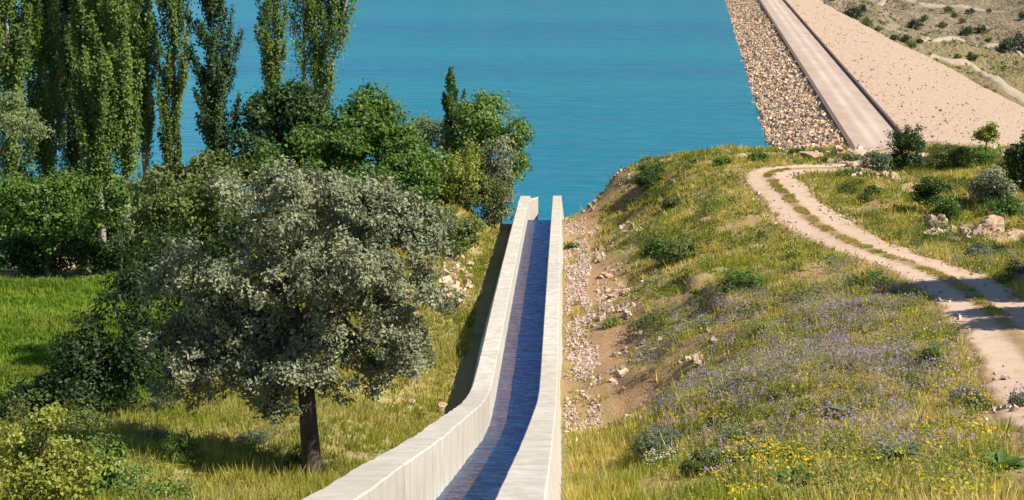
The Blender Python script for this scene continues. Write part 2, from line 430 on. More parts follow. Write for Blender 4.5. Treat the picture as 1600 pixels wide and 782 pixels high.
for px, py, wd_, am_ in ((1112, 470, 3.2, .75), (1075, 440, 2.0, .5), (965, 600, 2.6, .6), (1045, 395, 2.2, .5), (935, 300, 2.5, .8)):
    g = hit(px, py); SCARPS.append((g[0], g[1], wd_, am_))
na, nd = 480, 520
ang = np.linspace(-.62, .62, na); dist = np.geomspace(9, 236, nd)
AA, DD = np.meshgrid(np.tan(ang), dist, indexing='ij'); X = (AA*DD).ravel(); Y = DD.ravel()
H = terrain(X, Y)
me = mesh('ground', np.stack((X, Y, CAMZ-H), 1), grid_faces(na, nd)[:, ::-1].copy(), smooth=True)
uu = X-HEAD*Y
bare = (1-sstep(2.4, 3.4, uu+(fbm(X/1.5, Y/1.5, 5)-.5)*1.6))*sstep(-.2, .3, uu)*sstep(62, 74, Y)*.9
bare = np.maximum(bare, sstep(1.9+.8, 1.9, road_dist(X, Y)+(fbm(X/1.2, Y/1.2, 15)-.5)*1.2)*.9)
bare = np.maximum(bare, sstep(.66, .74, fbm(X/5, Y/5, 33))*.7*sstep(2, 4, uu))
bare = np.maximum(bare, sstep(124, 132, Y)*sstep(26, 30, X)*sstep(.42, .55, fbm(X/3, Y/3, 44)))
bare = np.maximum(bare, sstep(150, 160, Y)*.8)
bare = np.maximum(bare, erosion(X, Y)*.95)
a = me.attributes.new('bare', 'FLOAT', 'POINT'); a.data.foreach_set('value', bare.astype(np.float32))
a = me.attributes.new('meadow', 'FLOAT', 'POINT'); a.data.foreach_set('value', meadow_mask(X, Y).astype(np.float32))
tag(obj('ground', me, M['ground']), kind='structure')

# ---------------------------------------------------------------- lake
n1 = 60
gt, gy = np.meshgrid(np.linspace(0, 1, n1), np.concatenate((np.linspace(100, 860, 40), np.linspace(900, 6000, n1-40))), indexing='ij')
gx = -3000+(3000+np.where(gy < 870, np.where(gy < 190, 30, 20+HEADD*gy), 900))*gt
lk = obj('lake_water', mesh('lake_water', np.stack((gx.ravel(), gy.ravel(), 0*gx.ravel()), 1), grid_faces(n1, n1)[:, ::-1].copy(), smooth=True), M['lake'])
tag(lk, kind='structure')

# ---------------------------------------------------------------- dam
D0, D1 = 196, 830
DAMH = 33.0
dam = empty('dam', (26+HEADD*D0, D0, CAMZ-DAMH), 'long pale rockfill dam with a road along its crest beside the lake', 'dam')
def dam_pt(w_, D, H): return np.stack((w_+HEADD*D, D, CAMZ-H), -1)
def dam_local(V): return V-np.array(dam.location)
ds = np.linspace(D0, D1, 220)
def ribbon(name, prof, mat, rut=None, noise_amp=0, smooth=True, seed=1):
    """prof: list of (w, H) across the dam, swept along it"""
    prof = np.array(prof, float); k = len(prof)
    Wg, Dg = np.meshgrid(prof[:, 0], ds, indexing='ij'); Hg = np.repeat(prof[:, 1:2], len(ds), 1)
    if noise_amp: Hg = Hg+(fbm(Wg/5, Dg/5, seed)-.5)*noise_amp
    V = dam_local(dam_pt(Wg.ravel(), Dg.ravel(), Hg.ravel()))
    m_ = mesh(name, V, grid_faces(k, len(ds))[:, ::-1].copy(), smooth=smooth)
    if rut is not None:
        at = m_.attributes.new('rut', 'FLOAT', 'POINT'); at.data.foreach_set('value', np.repeat(np.array(rut, np.float32), len(ds)))
    return obj(name, m_, mat, dam)
WL, WR = 22.0, 30.4
ws = np.linspace(WL, WR, 33)
def rutv(w_):
    c = (WL+WR)/2+.2; return .25+.42*np.exp(-((w_-c+1.0)/.6)**2)+.42*np.exp(-((w_-c-1.0)/.6)**2)
ribbon('crest_road', [(q, DAMH-.06*(1-((q-26.2)/4.2)**2)) for q in ws], M['crest'], rut=[rutv(q) for q in ws])
ribbon('upstream_slope', [(WL-.02-1.6*h, DAMH+.12+h) for h in np.linspace(0, 9, 24)][::-1], M['dam_bed'], noise_amp=.5, seed=4)
ribbon('downstream_slope', [(WR+.02+2.2*h, DAMH+.12+h) for h in np.linspace(0, 62, 70)], M['dam_face'], noise_amp=1.2, seed=8)
for w0 in (WL-.25, WR-.25):
    kw = .75 if w0 < 25 else .5
    ribbon('kerb', [(w0-.25, DAMH+.3), (w0, DAMH-.42), (w0+kw-.08, DAMH-.42), (w0+kw, DAMH+.3)], M['kerb'], smooth=False, noise_amp=.12)
# rubble: jittered blocks
CUBE = np.array([(x, y, z) for x in (-1, 1) for y in (-1, 1) for z in (-1, 1)], float)
CF = np.array([(0, 1, 3, 2), (4, 6, 7, 5), (0, 4, 5, 1), (2, 3, 7, 6), (0, 2, 6, 4), (1, 5, 7, 3)])
def rotmats(n):
    q = rng.normal(size=(n, 4)); q /= np.linalg.norm(q, axis=1)[:, None]; w_, x, y, z = q.T
    return np.stack((np.stack((1-2*(y*y+z*z), 2*(x*y-z*w_), 2*(x*z+y*w_)), -1), np.stack((2*(x*y+z*w_), 1-2*(x*x+z*z), 2*(y*z-x*w_)), -1),
                     np.stack((2*(x*z-y*w_), 2*(y*z+x*w_), 1-2*(x*x+y*y)), -1)), 1)
def rubble(name, Pn, size, c1, c2, parent=None, mat='rubble'):
    n = len(Pn)
    V = CUBE[None]*(.55+.45*rng.random((n, 8, 1)))*np.stack((.55+.5*rng.random(n), .45+.4*rng.random(n), .35+.3*rng.random(n)), -1)[:, None]
    V = np.einsum('nij,nkj->nki', rotmats(n), V)*np.asarray(size).reshape(-1, 1, 1)+Pn[:, None]
    F = (CF[None]+8*np.arange(n)[:, None, None]).reshape(-1, 4)
    t = rng.random((n, 1)); col = np.asarray(c1)*(1-t)+np.asarray(c2)*t; col = col*(.75+.5*rng.random((n, 1)))
    o = obj(name, mesh(name, V.reshape(-1, 3), F, np.clip(np.repeat(col, 6, 0), 0, .8)), M[mat], parent)
    return tag(o, kind='stuff')
n = 21000
Ds = D0+8+(D1-D0-8)*rng.random(n)**1.9; hs = rng.random(n)*7.2
rubble('upstream_riprap', dam_local(dam_pt(WL-.2-1.6*hs, Ds, DAMH+hs+.05)), .27+.36*rng.random(n)**2.5, (.54, .34, .19), (.74, .54, .37), dam)
n = 3000
Ds = D0+20+(D1-D0-60)*rng.random(n)**1.6; hs = 48*rng.random(n)**1.3
rubble('downstream_rubble', dam_local(dam_pt(WR+.7+2.2*hs, Ds, DAMH+hs+.3)), .12+.26*rng.random(n)**3, (.42, .3, .22), (.52, .39, .3), dam)

# ---------------------------------------------------------------- far hillside beyond the dam
fp = []
def fcp(px, py, D): fp.append((lat(px, py)*D, D, slope(py)*D))
for a in ((1320, 20, 690), (1470, 95, 645), (1600, 165, 575), (1590, 100, 665), (1590, 20, 770), (1250, 0, 800), (1450, 20, 790), (1590, 0, 830), (1400, 40, 735), (1500, 60, 715), (1700, 180, 560), (1700, 60, 700), (1850, 150, 560), (1850, 40, 720)): fcp(*a)
for x, D, Hh in ((60, 860, 30), (110, 870, 40), (200, 950, 36), (300, 1000, 30), (0, 1000, 5), (150, 1200, -40), (400, 1200, -20), (-100, 1300, -30), (330, 640, 70), (330, 420, 84), (170, 420, 84), (250, 520, 82), (140, 300, 80), (250, 300, 70), (400, 400, 50), (430, 700, 40), (40, 820, 34), (20, 830, 44), (-60, 900, 42), (-200, 1100, 42), (450, 900, 0)): fp.append((x, D, Hh))
fp = np.array(fp); _f = fp[:, :2]/300.; _fd = ((_f[:, None]-_f[None])**2).sum(-1); m_ = len(fp)
A = np.zeros((m_+3, m_+3)); A[:m_, :m_] = _k(_fd)+np.eye(m_)*1e-3; A[:m_, m_] = 1; A[:m_, m_+1:] = _f; A[m_, :m_] = 1; A[m_+1:, :m_] = _f.T
_fw = np.linalg.solve(A, np.concatenate((fp[:, 2], [0, 0, 0])))
def farH(x, D, relief=True):
    x = np.asarray(x, float).ravel(); D = np.asarray(D, float).ravel()
    q = np.stack((x, D), 1)/300.; d2 = ((q[:, None]-_f[None])**2).sum(-1)
    Hh = _k(d2)@_fw[:m_]+_fw[m_]+q@_fw[m_+1:]
    if relief:
        r = np.abs(2*fbm(x/60, D/60, 61, 4)-1)
        Hh = Hh-(.5-r)*13-(fbm(x/18, D/18, 71, 3)-.5)*7
    return Hh
na2, nd2 = 200, 270
AA, DD = np.meshgrid(np.linspace(-.2, .62, na2), np.geomspace(270, 1350, nd2), indexing='ij')
X = (AA*DD).ravel(); Y = DD.ravel(); Hf = farH(X, Y)
wd = X-HEADD*Y
under = np.where((Y < 800), DAMH+np.clip((wd-WR)/2.2, 0, 99)+2.5, -1e9)
Hf = np.where((wd > -60) & (wd < 60) & (Y < 800), np.maximum(Hf, under), Hf)
Hf = np.where((wd < 24) & (Y < 815), np.maximum(Hf, 46), Hf)
me = mesh('far_hillside', np.stack((X, Y, CAMZ-Hf), 1), grid_faces(na2, nd2)[:, ::-1].copy(), smooth=True)
mdm = sstep(60, 20, np.hypot((X-.33*620)/1.6, (Y-612)))
a = me.attributes.new('meadow', 'FLOAT', 'POINT'); a.data.foreach_set('value', mdm.astype(np.float32))
tag(obj('far_hillside', me, M['hill']), kind='structure')
def fhit(px, py):
    D = np.linspace(480, 1200, 900); f = farH(lat(px, py)*D, D)-slope(py)*D
    i = int(np.argmax(f < 0)) if (f < 0).any() else len(D)-1
    return np.array((lat(px, py)*D[i], D[i], CAMZ-slope(py)*D[i]))
def strip(name, line, half, zf, mat, lift=.05, rut=True, cross=9, wob=.25, crown=.0, edge_drop=.1):
    line = np.asarray(line, float); t = np.gradient(line, axis=0); t /= np.linalg.norm(t, axis=1)[:, None]
    nrm = np.stack((t[:, 1], -t[:, 0]), 1); s = np.linspace(-1, 1, cross)
    arc = np.concatenate(([0], np.cumsum(np.linalg.norm(np.diff(line, axis=0), axis=1))))
    hw = half*(1+wob*(fbm(arc/3., arc*0, 5)-.5)*2)
    wv_ = 1+.16*(np.abs(s)[:, None] > .75)*(fbm(arc[None]/.9, np.sign(s)[:, None]*9+0*arc[None], 6, 3)-.5)*2
    Q = line[None]+nrm[None]*((s[:, None]*wv_)*hw[None])[..., None]
    q = Q.reshape(-1, 2); edge = np.repeat(np.abs(s), len(line))
    z = zf(q[:, 0], q[:, 1])+lift-edge_drop*sstep(.8, 1, edge)
    rv = .8*sstep(.06, .26, np.abs(s))*(1-sstep(.74, 1.0, np.abs(s)))+.2*np.exp(-((np.abs(s)-.5)/.2)**2)
    z = z-np.repeat(rv, len(line))*crown
    m = mesh(name, np.concatenate((q, z[:, None]), 1), grid_faces(cross, len(line)), smooth=True)
    a = m.attributes.new('rut', 'FLOAT', 'POINT'); a.data.foreach_set('value', np.repeat(rv, len(line)).astype(np.float32))
    return tag(obj(name, m, M[mat]), kind='structure')
# ways on the far hillside
for nm, pxs, hw in (('valley_road', [(1650, 185), (1600, 158), (1560, 130), (1525, 108), (1490, 98), (1455, 90)], 3.0),
                    ('hillside_path', [(1650, 95), (1590, 82), (1540, 74), (1480, 62), (1440, 66)], 1.5),
                    ('hillside_path', [(1300, 2), (1380, 3), (1440, 8), (1500, 12), (1600, 12)], 2.0)):
    ln = catmull(np.array([fhit(*p)[:2] for p in pxs]), 8)
    strip(nm, ln, hw, lambda x, y: CAMZ-farH(x, y), 'far_way', .7, cross=7, edge_drop=1.2)
strip('dirt_track', road, RW, Z, 'track', .15, cross=27, crown=.05, edge_drop=.2)

# ---------------------------------------------------------------- spillway channel
CH0 = np.array((ux(-2, 10), 10, CAMZ-floorH(10)))
chan = empty('water_channel', CH0, 'pale concrete channel running down the slope towards the lake', 'channel')
def prism(sections):
    """list of closed section loops (k,3) swept; capped"""
    S = np.array(sections); n, k = S.shape[:2]; V = S.reshape(-1, 3)
    F = [(i*k+j, i*k+(j+1) % k, (i+1)*k+(j+1) % k, (i+1)*k+j) for i in range(n-1) for j in range(k)]
    caps = [tuple(range(k))[::-1], tuple((n-1)*k+j for j in range(k))]
    return V, np.array(F), np.array(caps)
def wall_panel(Da, Db, ins, side):
    Dn = np.linspace(Da, Db, max(4, int((Db-Da)/.35)+1)); secs = []
    for D in Dn:
        tz = CAMZ-float(topH(D)); bz = CAMZ-float(floorH(D))-.75
        j = (fbm(np.array([D*1.1]), np.array([3.3*side]), 81, 3)[0]-.5)*.09
        uI, uO, uB = (U_RI, U_RO, U_RB) if side > 0 else (U_LI, U_LO, U_LB)
        sg = 1 if side > 0 else -1; ch = .035
        loop = [(uI, bz), (uI, tz-ch+j), (uI+sg*ch, tz+j), (uO-sg*ch, tz+j*1.4), (uO, tz-ch+j*1.4), (uB+j*2, bz)]
        secs.append([(ux(q[0], D)-CH0[0], D-CH0[1], q[1]-CH0[2]) for q in loop])
    V, F, caps = prism(secs)
    if side > 0: F = F[:, ::-1]; caps = caps[:, ::-1]
    return mesh('wall_panel', V, [F, caps])
edges = [12.0, 21, 30, 39, 48, 57, 65.5, 74, 83, 92, 101, 110, 119, 128, 136]
for side in (1, -1):
    for a0, b0 in zip(edges[:-1], edges[1:]):
        obj('wall_panel', wall_panel(a0+.025, b0-.025, 0, side), M['concrete'], chan)
# end panels beyond the sill
obj('wall_panel', wall_panel(136.012, 141.2, 0, 1), M['concrete'], chan)
def block(name, corners_top, zt, zb, mat, parent):
    c = np.array(corners_top); k = len(c)
    zt = np.broadcast_to(np.asarray(zt, float), (k,)); zb = np.broadcast_to(np.asarray(zb, float), (k,))
    V = np.concatenate((np.c_[c, zt], np.c_[c, zb]))-CH0
    F = [np.array([(j, k+j, k+(j+1) % k, (j+1) % k) for j in range(k)]), np.array([tuple(range(k)), tuple(range(k, 2*k))[::-1]])]
    return obj(name, mesh(name, V, F), mat, parent)
tE = CAMZ-float(topH(136.5))
block('wall_panel', [(ux(U_LI, 136.012), 136.012), (ux(U_LO, 136.012), 136.012), (ux(U_LO+.1, 141.2), 141.2), (ux(U_LI+.12, 141.2), 141.2)],
      [tE, tE, tE-.35, tE-.35], CAMZ-33, M['concrete'], chan)
block('end_wing', [(ux(U_LI+.008, 136.3), 136.3), (ux(U_LI+.06, 139.2), 139.2), (ux(-2.42, 141.1), 141.1), (ux(-2.42, 140.5), 140.5)],
      [tE-.02, tE-.2, tE-.42, tE-.42], CAMZ-33, M['concrete'], chan)
# floor slabs and sill
def floor_slab(Da, Db):
    Dn = np.linspace(Da, Db, 8); us = (U_LI+.002, U_RI-.002)
    secs = [[(ux(u_, D)-CH0[0], D-CH0[1], CAMZ-float(floorH(D))+dz-CH0[2]) for u_, dz in ((us[0], 0), (us[1], 0), (us[1], -.3), (us[0], -.3))] for D in Dn]
    V, F, caps = prism(secs); return mesh('floor_slab', V, [F, caps])
for a0, b0 in zip(edges[:-1], edges[1:]): obj('floor_slab', floor_slab(a0+.008, b0-.008), M['channel_floor'], chan)
# water sheet
Dn = np.concatenate((np.linspace(14, 135.9, 1300), [136.0, 136.25, 136.6, 137.2, 138, 139, 140.5]))
drop = np.interp(Dn, [135.7, 136.0, 136.25, 136.6, 137.2, 138, 139, 140.5], [0, .03, .12, .35, .9, 1.7, 2.7, 4.2])
us = np.linspace(U_LI-.02, U_RI+.02, 13)
Ug, Dg = np.meshgrid(us, Dn, indexing='ij'); zz = CAMZ-floorH(Dg.ravel())+.22-np.tile(drop, len(us))+((fbm(Ug.ravel()*.8, Dg.ravel()*1.5, 911, 3)-.5)*.16+(fbm(Ug.ravel()*1.3+Dg.ravel()*.3, Dg.ravel()*4.1, 917, 3)-.5)*.07)
wat = obj('channel_water', mesh('channel_water', np.stack((ux(Ug.ravel(), Dg.ravel()), Dg.ravel(), zz), 1), grid_faces(len(us), len(Dn))[:, ::-1].copy(), smooth=True), M['stream'])
tag(wat, kind='structure')

# ---------------------------------------------------------------- foliage
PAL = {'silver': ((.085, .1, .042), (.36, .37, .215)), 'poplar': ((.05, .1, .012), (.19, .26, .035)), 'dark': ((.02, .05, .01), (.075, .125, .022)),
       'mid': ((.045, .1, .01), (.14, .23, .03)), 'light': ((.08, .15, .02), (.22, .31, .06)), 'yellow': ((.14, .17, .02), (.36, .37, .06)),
       'olive': ((.065, .1, .018), (.19, .22, .05)), 'greygreen': ((.08, .12, .06), (.21, .26, .14)), 'dark_shaded': ((.012, .032, .006), (.045, .08, .014)), 'hill': ((.02, .05, .025), (.06, .1, .045)),  # darkest green has shade painted into it, for the sunlit dark bushes
       'pale': ((.13, .17, .06), (.3, .34, .15)), 'purple': ((.1, .1, .1), (.26, .2, .36)), 'straw': ((.22, .19, .09), (.42, .36, .2)), 'white': ((.16, .2, .09), (.62, .62, .5))}
def leaf_quads(Pn, outw, L, Wd, tint):
    n = len(Pn); nr = rng.normal(size=(n, 3))+outw*1.7+np.array((.25, -.15, .55))
    nr /= np.linalg.norm(nr, axis=1)[:, None]
    t = rng.normal(size=(n, 3)); t -= (t*nr).sum(1)[:, None]*nr; t /= np.linalg.norm(t, axis=1)[:, None]; b = np.cross(nr, t)
    l = (L*(.6+.8*rng.random(n)))[:, None]*.5; w_ = (Wd*(.6+.8*rng.random(n)))[:, None]*.5
    sag = nr*(l*.25)
    V = np.stack((Pn-t*l-sag, Pn+b*w_, Pn+t*l-sag, Pn-b*w_), 1).reshape(-1, 3)
    F = np.arange(4*n).reshape(-1, 4)
    return V, F, tint
def pal(name, t):
    a, b = (np.array(c) for c in PAL[name]); t = np.clip(t, 0, 1)[:, None]; return a*(1-t)+b*t
def lobe_clumps(lobes, per_m2, base):
    C, O = [], []
    if base == 'sub':
        nl_ = []
        for (c, r) in lobes:
            r = np.array(r); nl_.append((c, r*.72))
            for q in range(7):
                d = rng.normal(size=3); d /= np.linalg.norm(d); d[2] = abs(d[2])*.8-.15 if rng.random() < .7 else d[2]
                f = .3+.22*rng.random(); nl_.append((np.array(c)+d*r*(.72+.2*rng.random()), np.maximum(r*f, r.mean()*f*.8)))
        lobes = nl_
    for (c, r) in lobes:
        c = np.array(c); r = np.array(r); area = 4*math.pi*((r[0]*r[2]+r[0]*r[1]+r[1]*r[2])/3)
        n = max(6, int(area*per_m2)); d = rng.normal(size=(n, 3)); d /= np.linalg.norm(d, axis=1)[:, None]
        d = d[d[:, 2] > -.75]; n = len(d); k = random.randint(0, 999)
        rad = (.25+.75*rng.random(n))**.55*(.78+.5*fbm(d[:, 0]*2.3+k, d[:, 1]*2.3+d[:, 2]*1.9, k, 2))
        C.append(c+d*r*rad[:, None]); O.append(d)
    C = np.concatenate(C); O = np.concatenate(O)
    if base == 'sub':
        f = .9/max(.6, np.ptp(C[:, 2])/9); q = fbm(C[:, 0]*f+C[:, 2]*f*.6, C[:, 1]*f*.5-C[:, 2]*f*1.1, random.randint(0, 999), 2)
        k = q > np.quantile(q, .27); C, O = C[k], O[k]
    return C, O
def crown_mesh(lobes, kind, L, Wd, per_m2, npc, spread, base=None):
    C, O = lobe_clumps(lobes, per_m2, base); k = len(C)
    idx = np.repeat(np.arange(k), npc); g = rng.normal(size=(len(idx), 3))*spread
    g[:, 2] *= .75
    Pn = C[idx]+g; ct = rng.random(k)
    t = .6*ct[idx]+.4*rng.random(len(idx))
    return C, leaf_quads(Pn, O[idx], L, Wd, pal(kind, t))
def limbs(base, top, targets, r0, lean=0):
    B = Bag(); mid = base*.45+top*.55+np.array((rng.normal()*.12, rng.normal()*.12, 0))*np.linalg.norm(top-base)*.3
    pp = [base-np.array((0, 0, .3)), base+np.array((0, 0, .02)), base*.75+mid*.25, mid, top]
    V, F = tube(pp, [r0*1.5, r0*1.3, r0, r0*.85, r0*.5], 9); B.add(V, F)
    for t in targets:
        s = mid*(1-.6*rng.random())+top*.0; s = mid+(top-mid)*rng.random()
        m_ = (s+t)/2+np.array((0, 0, .12*np.linalg.norm(t-s)))
        V, F = tube([s, m_, t], [r0*.42, r0*.25, r0*.06], 5); B.add(V, F)
    return B.mesh('trunk', True)
def pxlobe(px, py, rx, ry, D):
    c = P(px, py, D); sc = D/(FPX*CT+(391-py)*ST); return c, (rx*sc, (rx*.9+ry*.1)*sc, ry*sc)
TREES = []
def tree(name, label, cat, D, lobes, kind, L=.2, Wd=.12, per=3.0, npc=14, spread=.28, trunk_r=.16, base_px=None, group=None, mat='leaf', bark_='bark', ntarg=9, sub=True):
    ls = []
    for i, l in enumerate(lobes):
        ls.append(pxlobe(l[0], l[1], l[2], l[3], D+(l[4] if len(l) > 4 else 0)))
    cen = np.mean([l[0] for l in ls], 0)
    bx = cen[0] if base_px is None else lat(base_px, 700)*D
    base = np.array((bx, D, z1(bx, D))); root = empty(name, base, label, cat, group)
    if cat in ('shrub', 'bush') and base[2] < cen[2]-.2:
        hh = cen[2]-base[2]; mr = max(l[1][0] for l in ls); sp_ = max(abs(l[0][0]-bx) for l in ls)
        ls.append((base+np.array((0, 0, hh*.5)), ((mr+sp_)*.85, mr*.8, hh*.55)))
    C, (V, F, T) = crown_mesh(ls, kind, L*1.12, Wd*1.15, per*.8, int(npc*1.35), spread, 'sub' if len(lobes) > 1 and sub else None)
    keep = V.reshape(-1, 4, 3)[:, :, 2].min(1) > -99
    obj('crown', mesh('crown', V-base, F, T), M[mat], root)
    top = np.array((cen[0]*.8+bx*.2, D, max(cen[2], base[2]+.4)))
    tg = C[rng.choice(len(C), min(ntarg, len(C)), replace=False)]
    m = limbs(base, top, tg, trunk_r); m.transform(__import__('mathutils').Matrix.Translation(-Vector(base)))
    obj('trunk', m, M[bark_], root); TREES.append(root); return root
def poplar(label, px, py_ref, D, half, top_h, crown_base, lean=0, kind='poplar', nl=11000, group='tall poplars along the field', L=.24, stems=1, shoots=95):
    bx = lat(px, py_ref)*D; base = np.array((bx, D, z1(bx, D))); root = empty('poplar_tree', base, label, 'tree', group)
    B = Bag(); Pn = []; Ow = []; Tn = []
    for s in range(stems):
        off = np.array((rng.normal()*.3, rng.normal()*.3, 0)) if stems > 1 else np.zeros(3)
        ln = lean+(.5*(s-(stems-1)/2)*half*.9 if stems > 1 else 0)
        ts = np.linspace(0, 1, 9); sp = np.stack((off[0]+ln*ts**1.6+rng.normal(size=9)*.06, off[1]+0*ts, top_h*ts-.2*(ts == 0)), 1)
        V, F = tube(sp, (.24*top_h/25)*(1-.92*ts)+.015, 8); B.add(V, F)
        def axis(h): return np.stack([np.interp(h/top_h, ts, sp[:, k]) for k in range(3)], -1)
        ns = shoots//stems
        for q in range(ns):
            h0 = crown_base+(top_h*.97-crown_base)*rng.random()**1.05; f = (h0-crown_base)/(top_h-crown_base)
            prof = half*min(1, .45+f*2.2)*(1-.75*max(0, f-.55)/.45)/math.sqrt(stems)
            ln_ = (.1+.11*rng.random())*top_h*(1-.4*f); th = rng.random()*6.283; rr = prof*(.45+.75*rng.random())
            a = axis(h0); e = a+np.array((rr*math.cos(th), rr*math.sin(th), ln_))
            m_ = a+np.array((rr*.85*math.cos(th), rr*.85*math.sin(th), .32*ln_))
            tb = np.linspace(0, 1, 6)[:, None]; V, F = tube(a*(1-tb)**2+2*m_*tb*(1-tb)+e*tb*tb, [.04, .035, .028, .02, .014, .008], 4); B.add(V, F)
            k = int(nl*1.42)//shoots; t = .12+.88*rng.random(k)**.85
            pp = a*((1-t)**2)[:, None]+2*m_*(t*(1-t))[:, None]+e*(t*t)[:, None]
            pp = pp+rng.normal(size=(k, 3))*np.array((.2, .2, .3))*(half/1.6)*(1.25-.85*t)[:, None]
            Pn.append(pp); Ow.append(np.repeat([[math.cos(th), math.sin(th), .2]], k, 0)); Tn.append(.62*rng.random()+.38*rng.random(k))
    Pn = np.concatenate(Pn); Ow = np.concatenate(Ow); Tn = np.concatenate(Tn)
    V, F, T = leaf_quads(Pn, Ow, L, L*.75, pal(kind, Tn))
    obj('crown', mesh('crown', V, F, T), M['leaf'], root); obj('trunk', B.mesh('trunk', True), M['poplar_bark'], root); return root

poplar('leafy light green poplar at the left edge of the photo', 22, 200, 116, 2.5, 29, 3, kind='poplar', nl=19000, shoots=120)
poplar('tall poplar with a bare white trunk, second from the left edge', 72, 250, 119, 2.2, 30, 6, nl=17000, shoots=115)
poplar('slender dark poplar with its shaded trunk reaching the meadow edge', 160, 400, 117, 2.1, 29, 5.5, nl=15000, shoots=110)
poplar('dense dark poplar between the second and third pale trunks', 122, 300, 125, 2.4, 30, 3, nl=17000, kind='dark', shoots=120)
poplar('full poplar with a thick white trunk behind the meadow corner', 198, 300, 118, 2.5, 30, 6.2, nl=19000, shoots=125)
poplar('poplar with twin thin pale stems right of the thick white trunk', 232, 280, 125, 1.9, 29, 7.5, nl=15000, stems=2, shoots=110)
poplar('bright green poplar leaning right at the edge of the left group', 268, 250, 128, 1.55, 30, 4, lean=1.6, nl=12000)
poplar('dark poplar standing alone against the lake right of the left group', 342, 240, 122, 2.0, 24, 4, kind='dark', nl=15000)
poplar('narrow poplar with a bare trunk rising above the dark bushes', 428, 140, 138, 1.7, 27, 9.5, lean=.5, nl=9000, kind='poplar')
poplar('many-stemmed poplar spreading right above the dark bushes', 480, 130, 140, 3.2, 26, 9.0, lean=3.4, stems=4, nl=13000, shoots=110)
tree('silver_tree', 'large silvery green tree with a dark trunk left of the channel', 'tree', 48,
     [(430, 330, 95, 80), (540, 320, 95, 70, .6), (625, 400, 80, 80), (540, 430, 110, 100, -1.2), (430, 440, 90, 100, -.6), (300, 440, 62, 85, .8), (280, 545, 58, 80),
      (360, 570, 85, 70, -.4), (600, 520, 85, 80), (490, 560, 85, 65, -1), (660, 470, 50, 60), (290, 610, 55, 45), (410, 600, 60, 45, -1), (560, 590, 70, 40, -.5), (640, 560, 45, 45), (480, 490, 100, 80, .5), (360, 500, 70, 70, .8), (450, 625, 50, 30, -.8), (470, 300, 80, 50, 1.2), (655, 345, 40, 35, .5)],
     'silver', L=.138, Wd=.068, per=3.6, npc=33, spread=.155, trunk_r=.32, base_px=487, mat='silver_leaf', ntarg=26)
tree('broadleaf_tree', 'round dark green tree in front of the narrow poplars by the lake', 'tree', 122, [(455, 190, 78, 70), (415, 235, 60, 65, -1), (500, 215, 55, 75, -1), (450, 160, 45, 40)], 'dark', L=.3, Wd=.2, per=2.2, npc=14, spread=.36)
tree('broadleaf_tree', 'mid green spreading tree between the dark tree and the lake', 'tree', 118, [(575, 205, 66, 66), (530, 235, 65, 70, -2), (630, 250, 58, 60, -1), (560, 285, 75, 50, -2), (470, 275, 75, 60, -2), (590, 170, 30, 28)], 'mid', L=.28, Wd=.19, per=2.4, npc=14, spread=.34)
tree('round_shrub', 'bright green rounded shrub right of the spreading tree', 'shrub', 112, [(625, 285, 48, 45), (655, 270, 28, 40)], 'mid', L=.24, Wd=.16, per=3, npc=14, spread=.28, trunk_r=.1)
poplar('short young poplar standing above the lakeside bushes', 708, 200, 136, 1.25, 12.5, 3, nl=6500, kind='mid', group=None, shoots=60)
tree('lakeside_tree', 'grey green shrubby tree left of the short young poplar', 'tree', 134, [(680, 215, 36, 38), (665, 200, 18, 20)], 'greygreen', L=.24, Wd=.12, per=3, npc=14, spread=.3, trunk_r=.1)
tree('lakeside_tree', 'tall leafy tree at the lake edge left of the channel end', 'tree', 133, [(760, 185, 42, 40), (788, 210, 30, 58), (740, 230, 38, 45, -1), (802, 255, 18, 28), (775, 280, 32, 30, -1), (745, 270, 32, 32, -1)], 'light', L=.27, Wd=.17, per=2.8, npc=13, spread=.32, trunk_r=.13)
tree('lakeside_shrub', 'pale silvery shrub low at the lake edge', 'shrub', 130, [(782, 245, 26, 36)], 'silver', L=.22, Wd=.1, per=4, npc=14, spread=.24, trunk_r=.08, mat='silver_leaf')
tree('lakeside_shrub', 'yellow green shrub below the short young poplar', 'shrub', 126, [(715, 265, 38, 36), (690, 285, 25, 30)], 'yellow', L=.24, Wd=.15, per=3, npc=14, spread=.28, trunk_r=.09)
tree('lakeside_shrub', 'leafy green shrub closest to the left wall end', 'shrub', 131, [(780, 298, 18, 18), (765, 312, 22, 16)], 'light', L=.2, Wd=.12, per=4, npc=13, spread=.22, trunk_r=.06)
tree('lakeside_shrub', 'low olive green shrub beside the left channel wall end', 'shrub', 127, [(745, 296, 42, 26), (700, 305, 30, 24)], 'olive', L=.22, Wd=.13, per=3.5, npc=13, spread=.25, trunk_r=.07)
tree('lakeside_shrub', 'small leafy shrub behind the crown of the silvery tree', 'shrub', 108, [(690, 350, 40, 30), (720, 365, 24, 24)], 'olive', L=.2, Wd=.13, per=3.5, npc=13, spread=.22, trunk_r=.06)
tree('light_tree', 'light green bushy tree beside the meadow at the left edge', 'tree', 113, [(40, 310, 55, 50), (100, 300, 50, 45, 1), (20, 360, 35, 40), (120, 340, 35, 40), (70, 365, 40, 30)], 'mid', L=.26, Wd=.17, per=2.6, npc=14, spread=.3, ntarg=14)
tree('light_tree', 'pale arching willow-like tree at the left edge among the poplars', 'tree', 106, [(10, 190, 40, 22), (45, 205, 28, 16), (5, 160, 28, 18)], 'pale', L=.26, Wd=.1, per=3.6, npc=15, spread=.26, base_px=-30, ntarg=10)
tree('shade_thicket', 'dark thicket under the poplars behind the rust rocks', 'bush', 127, [(60, 330, 60, 60), (110, 350, 50, 50), (20, 370, 40, 40)], 'dark', L=.3, Wd=.2, per=2.2, npc=13, spread=.36)
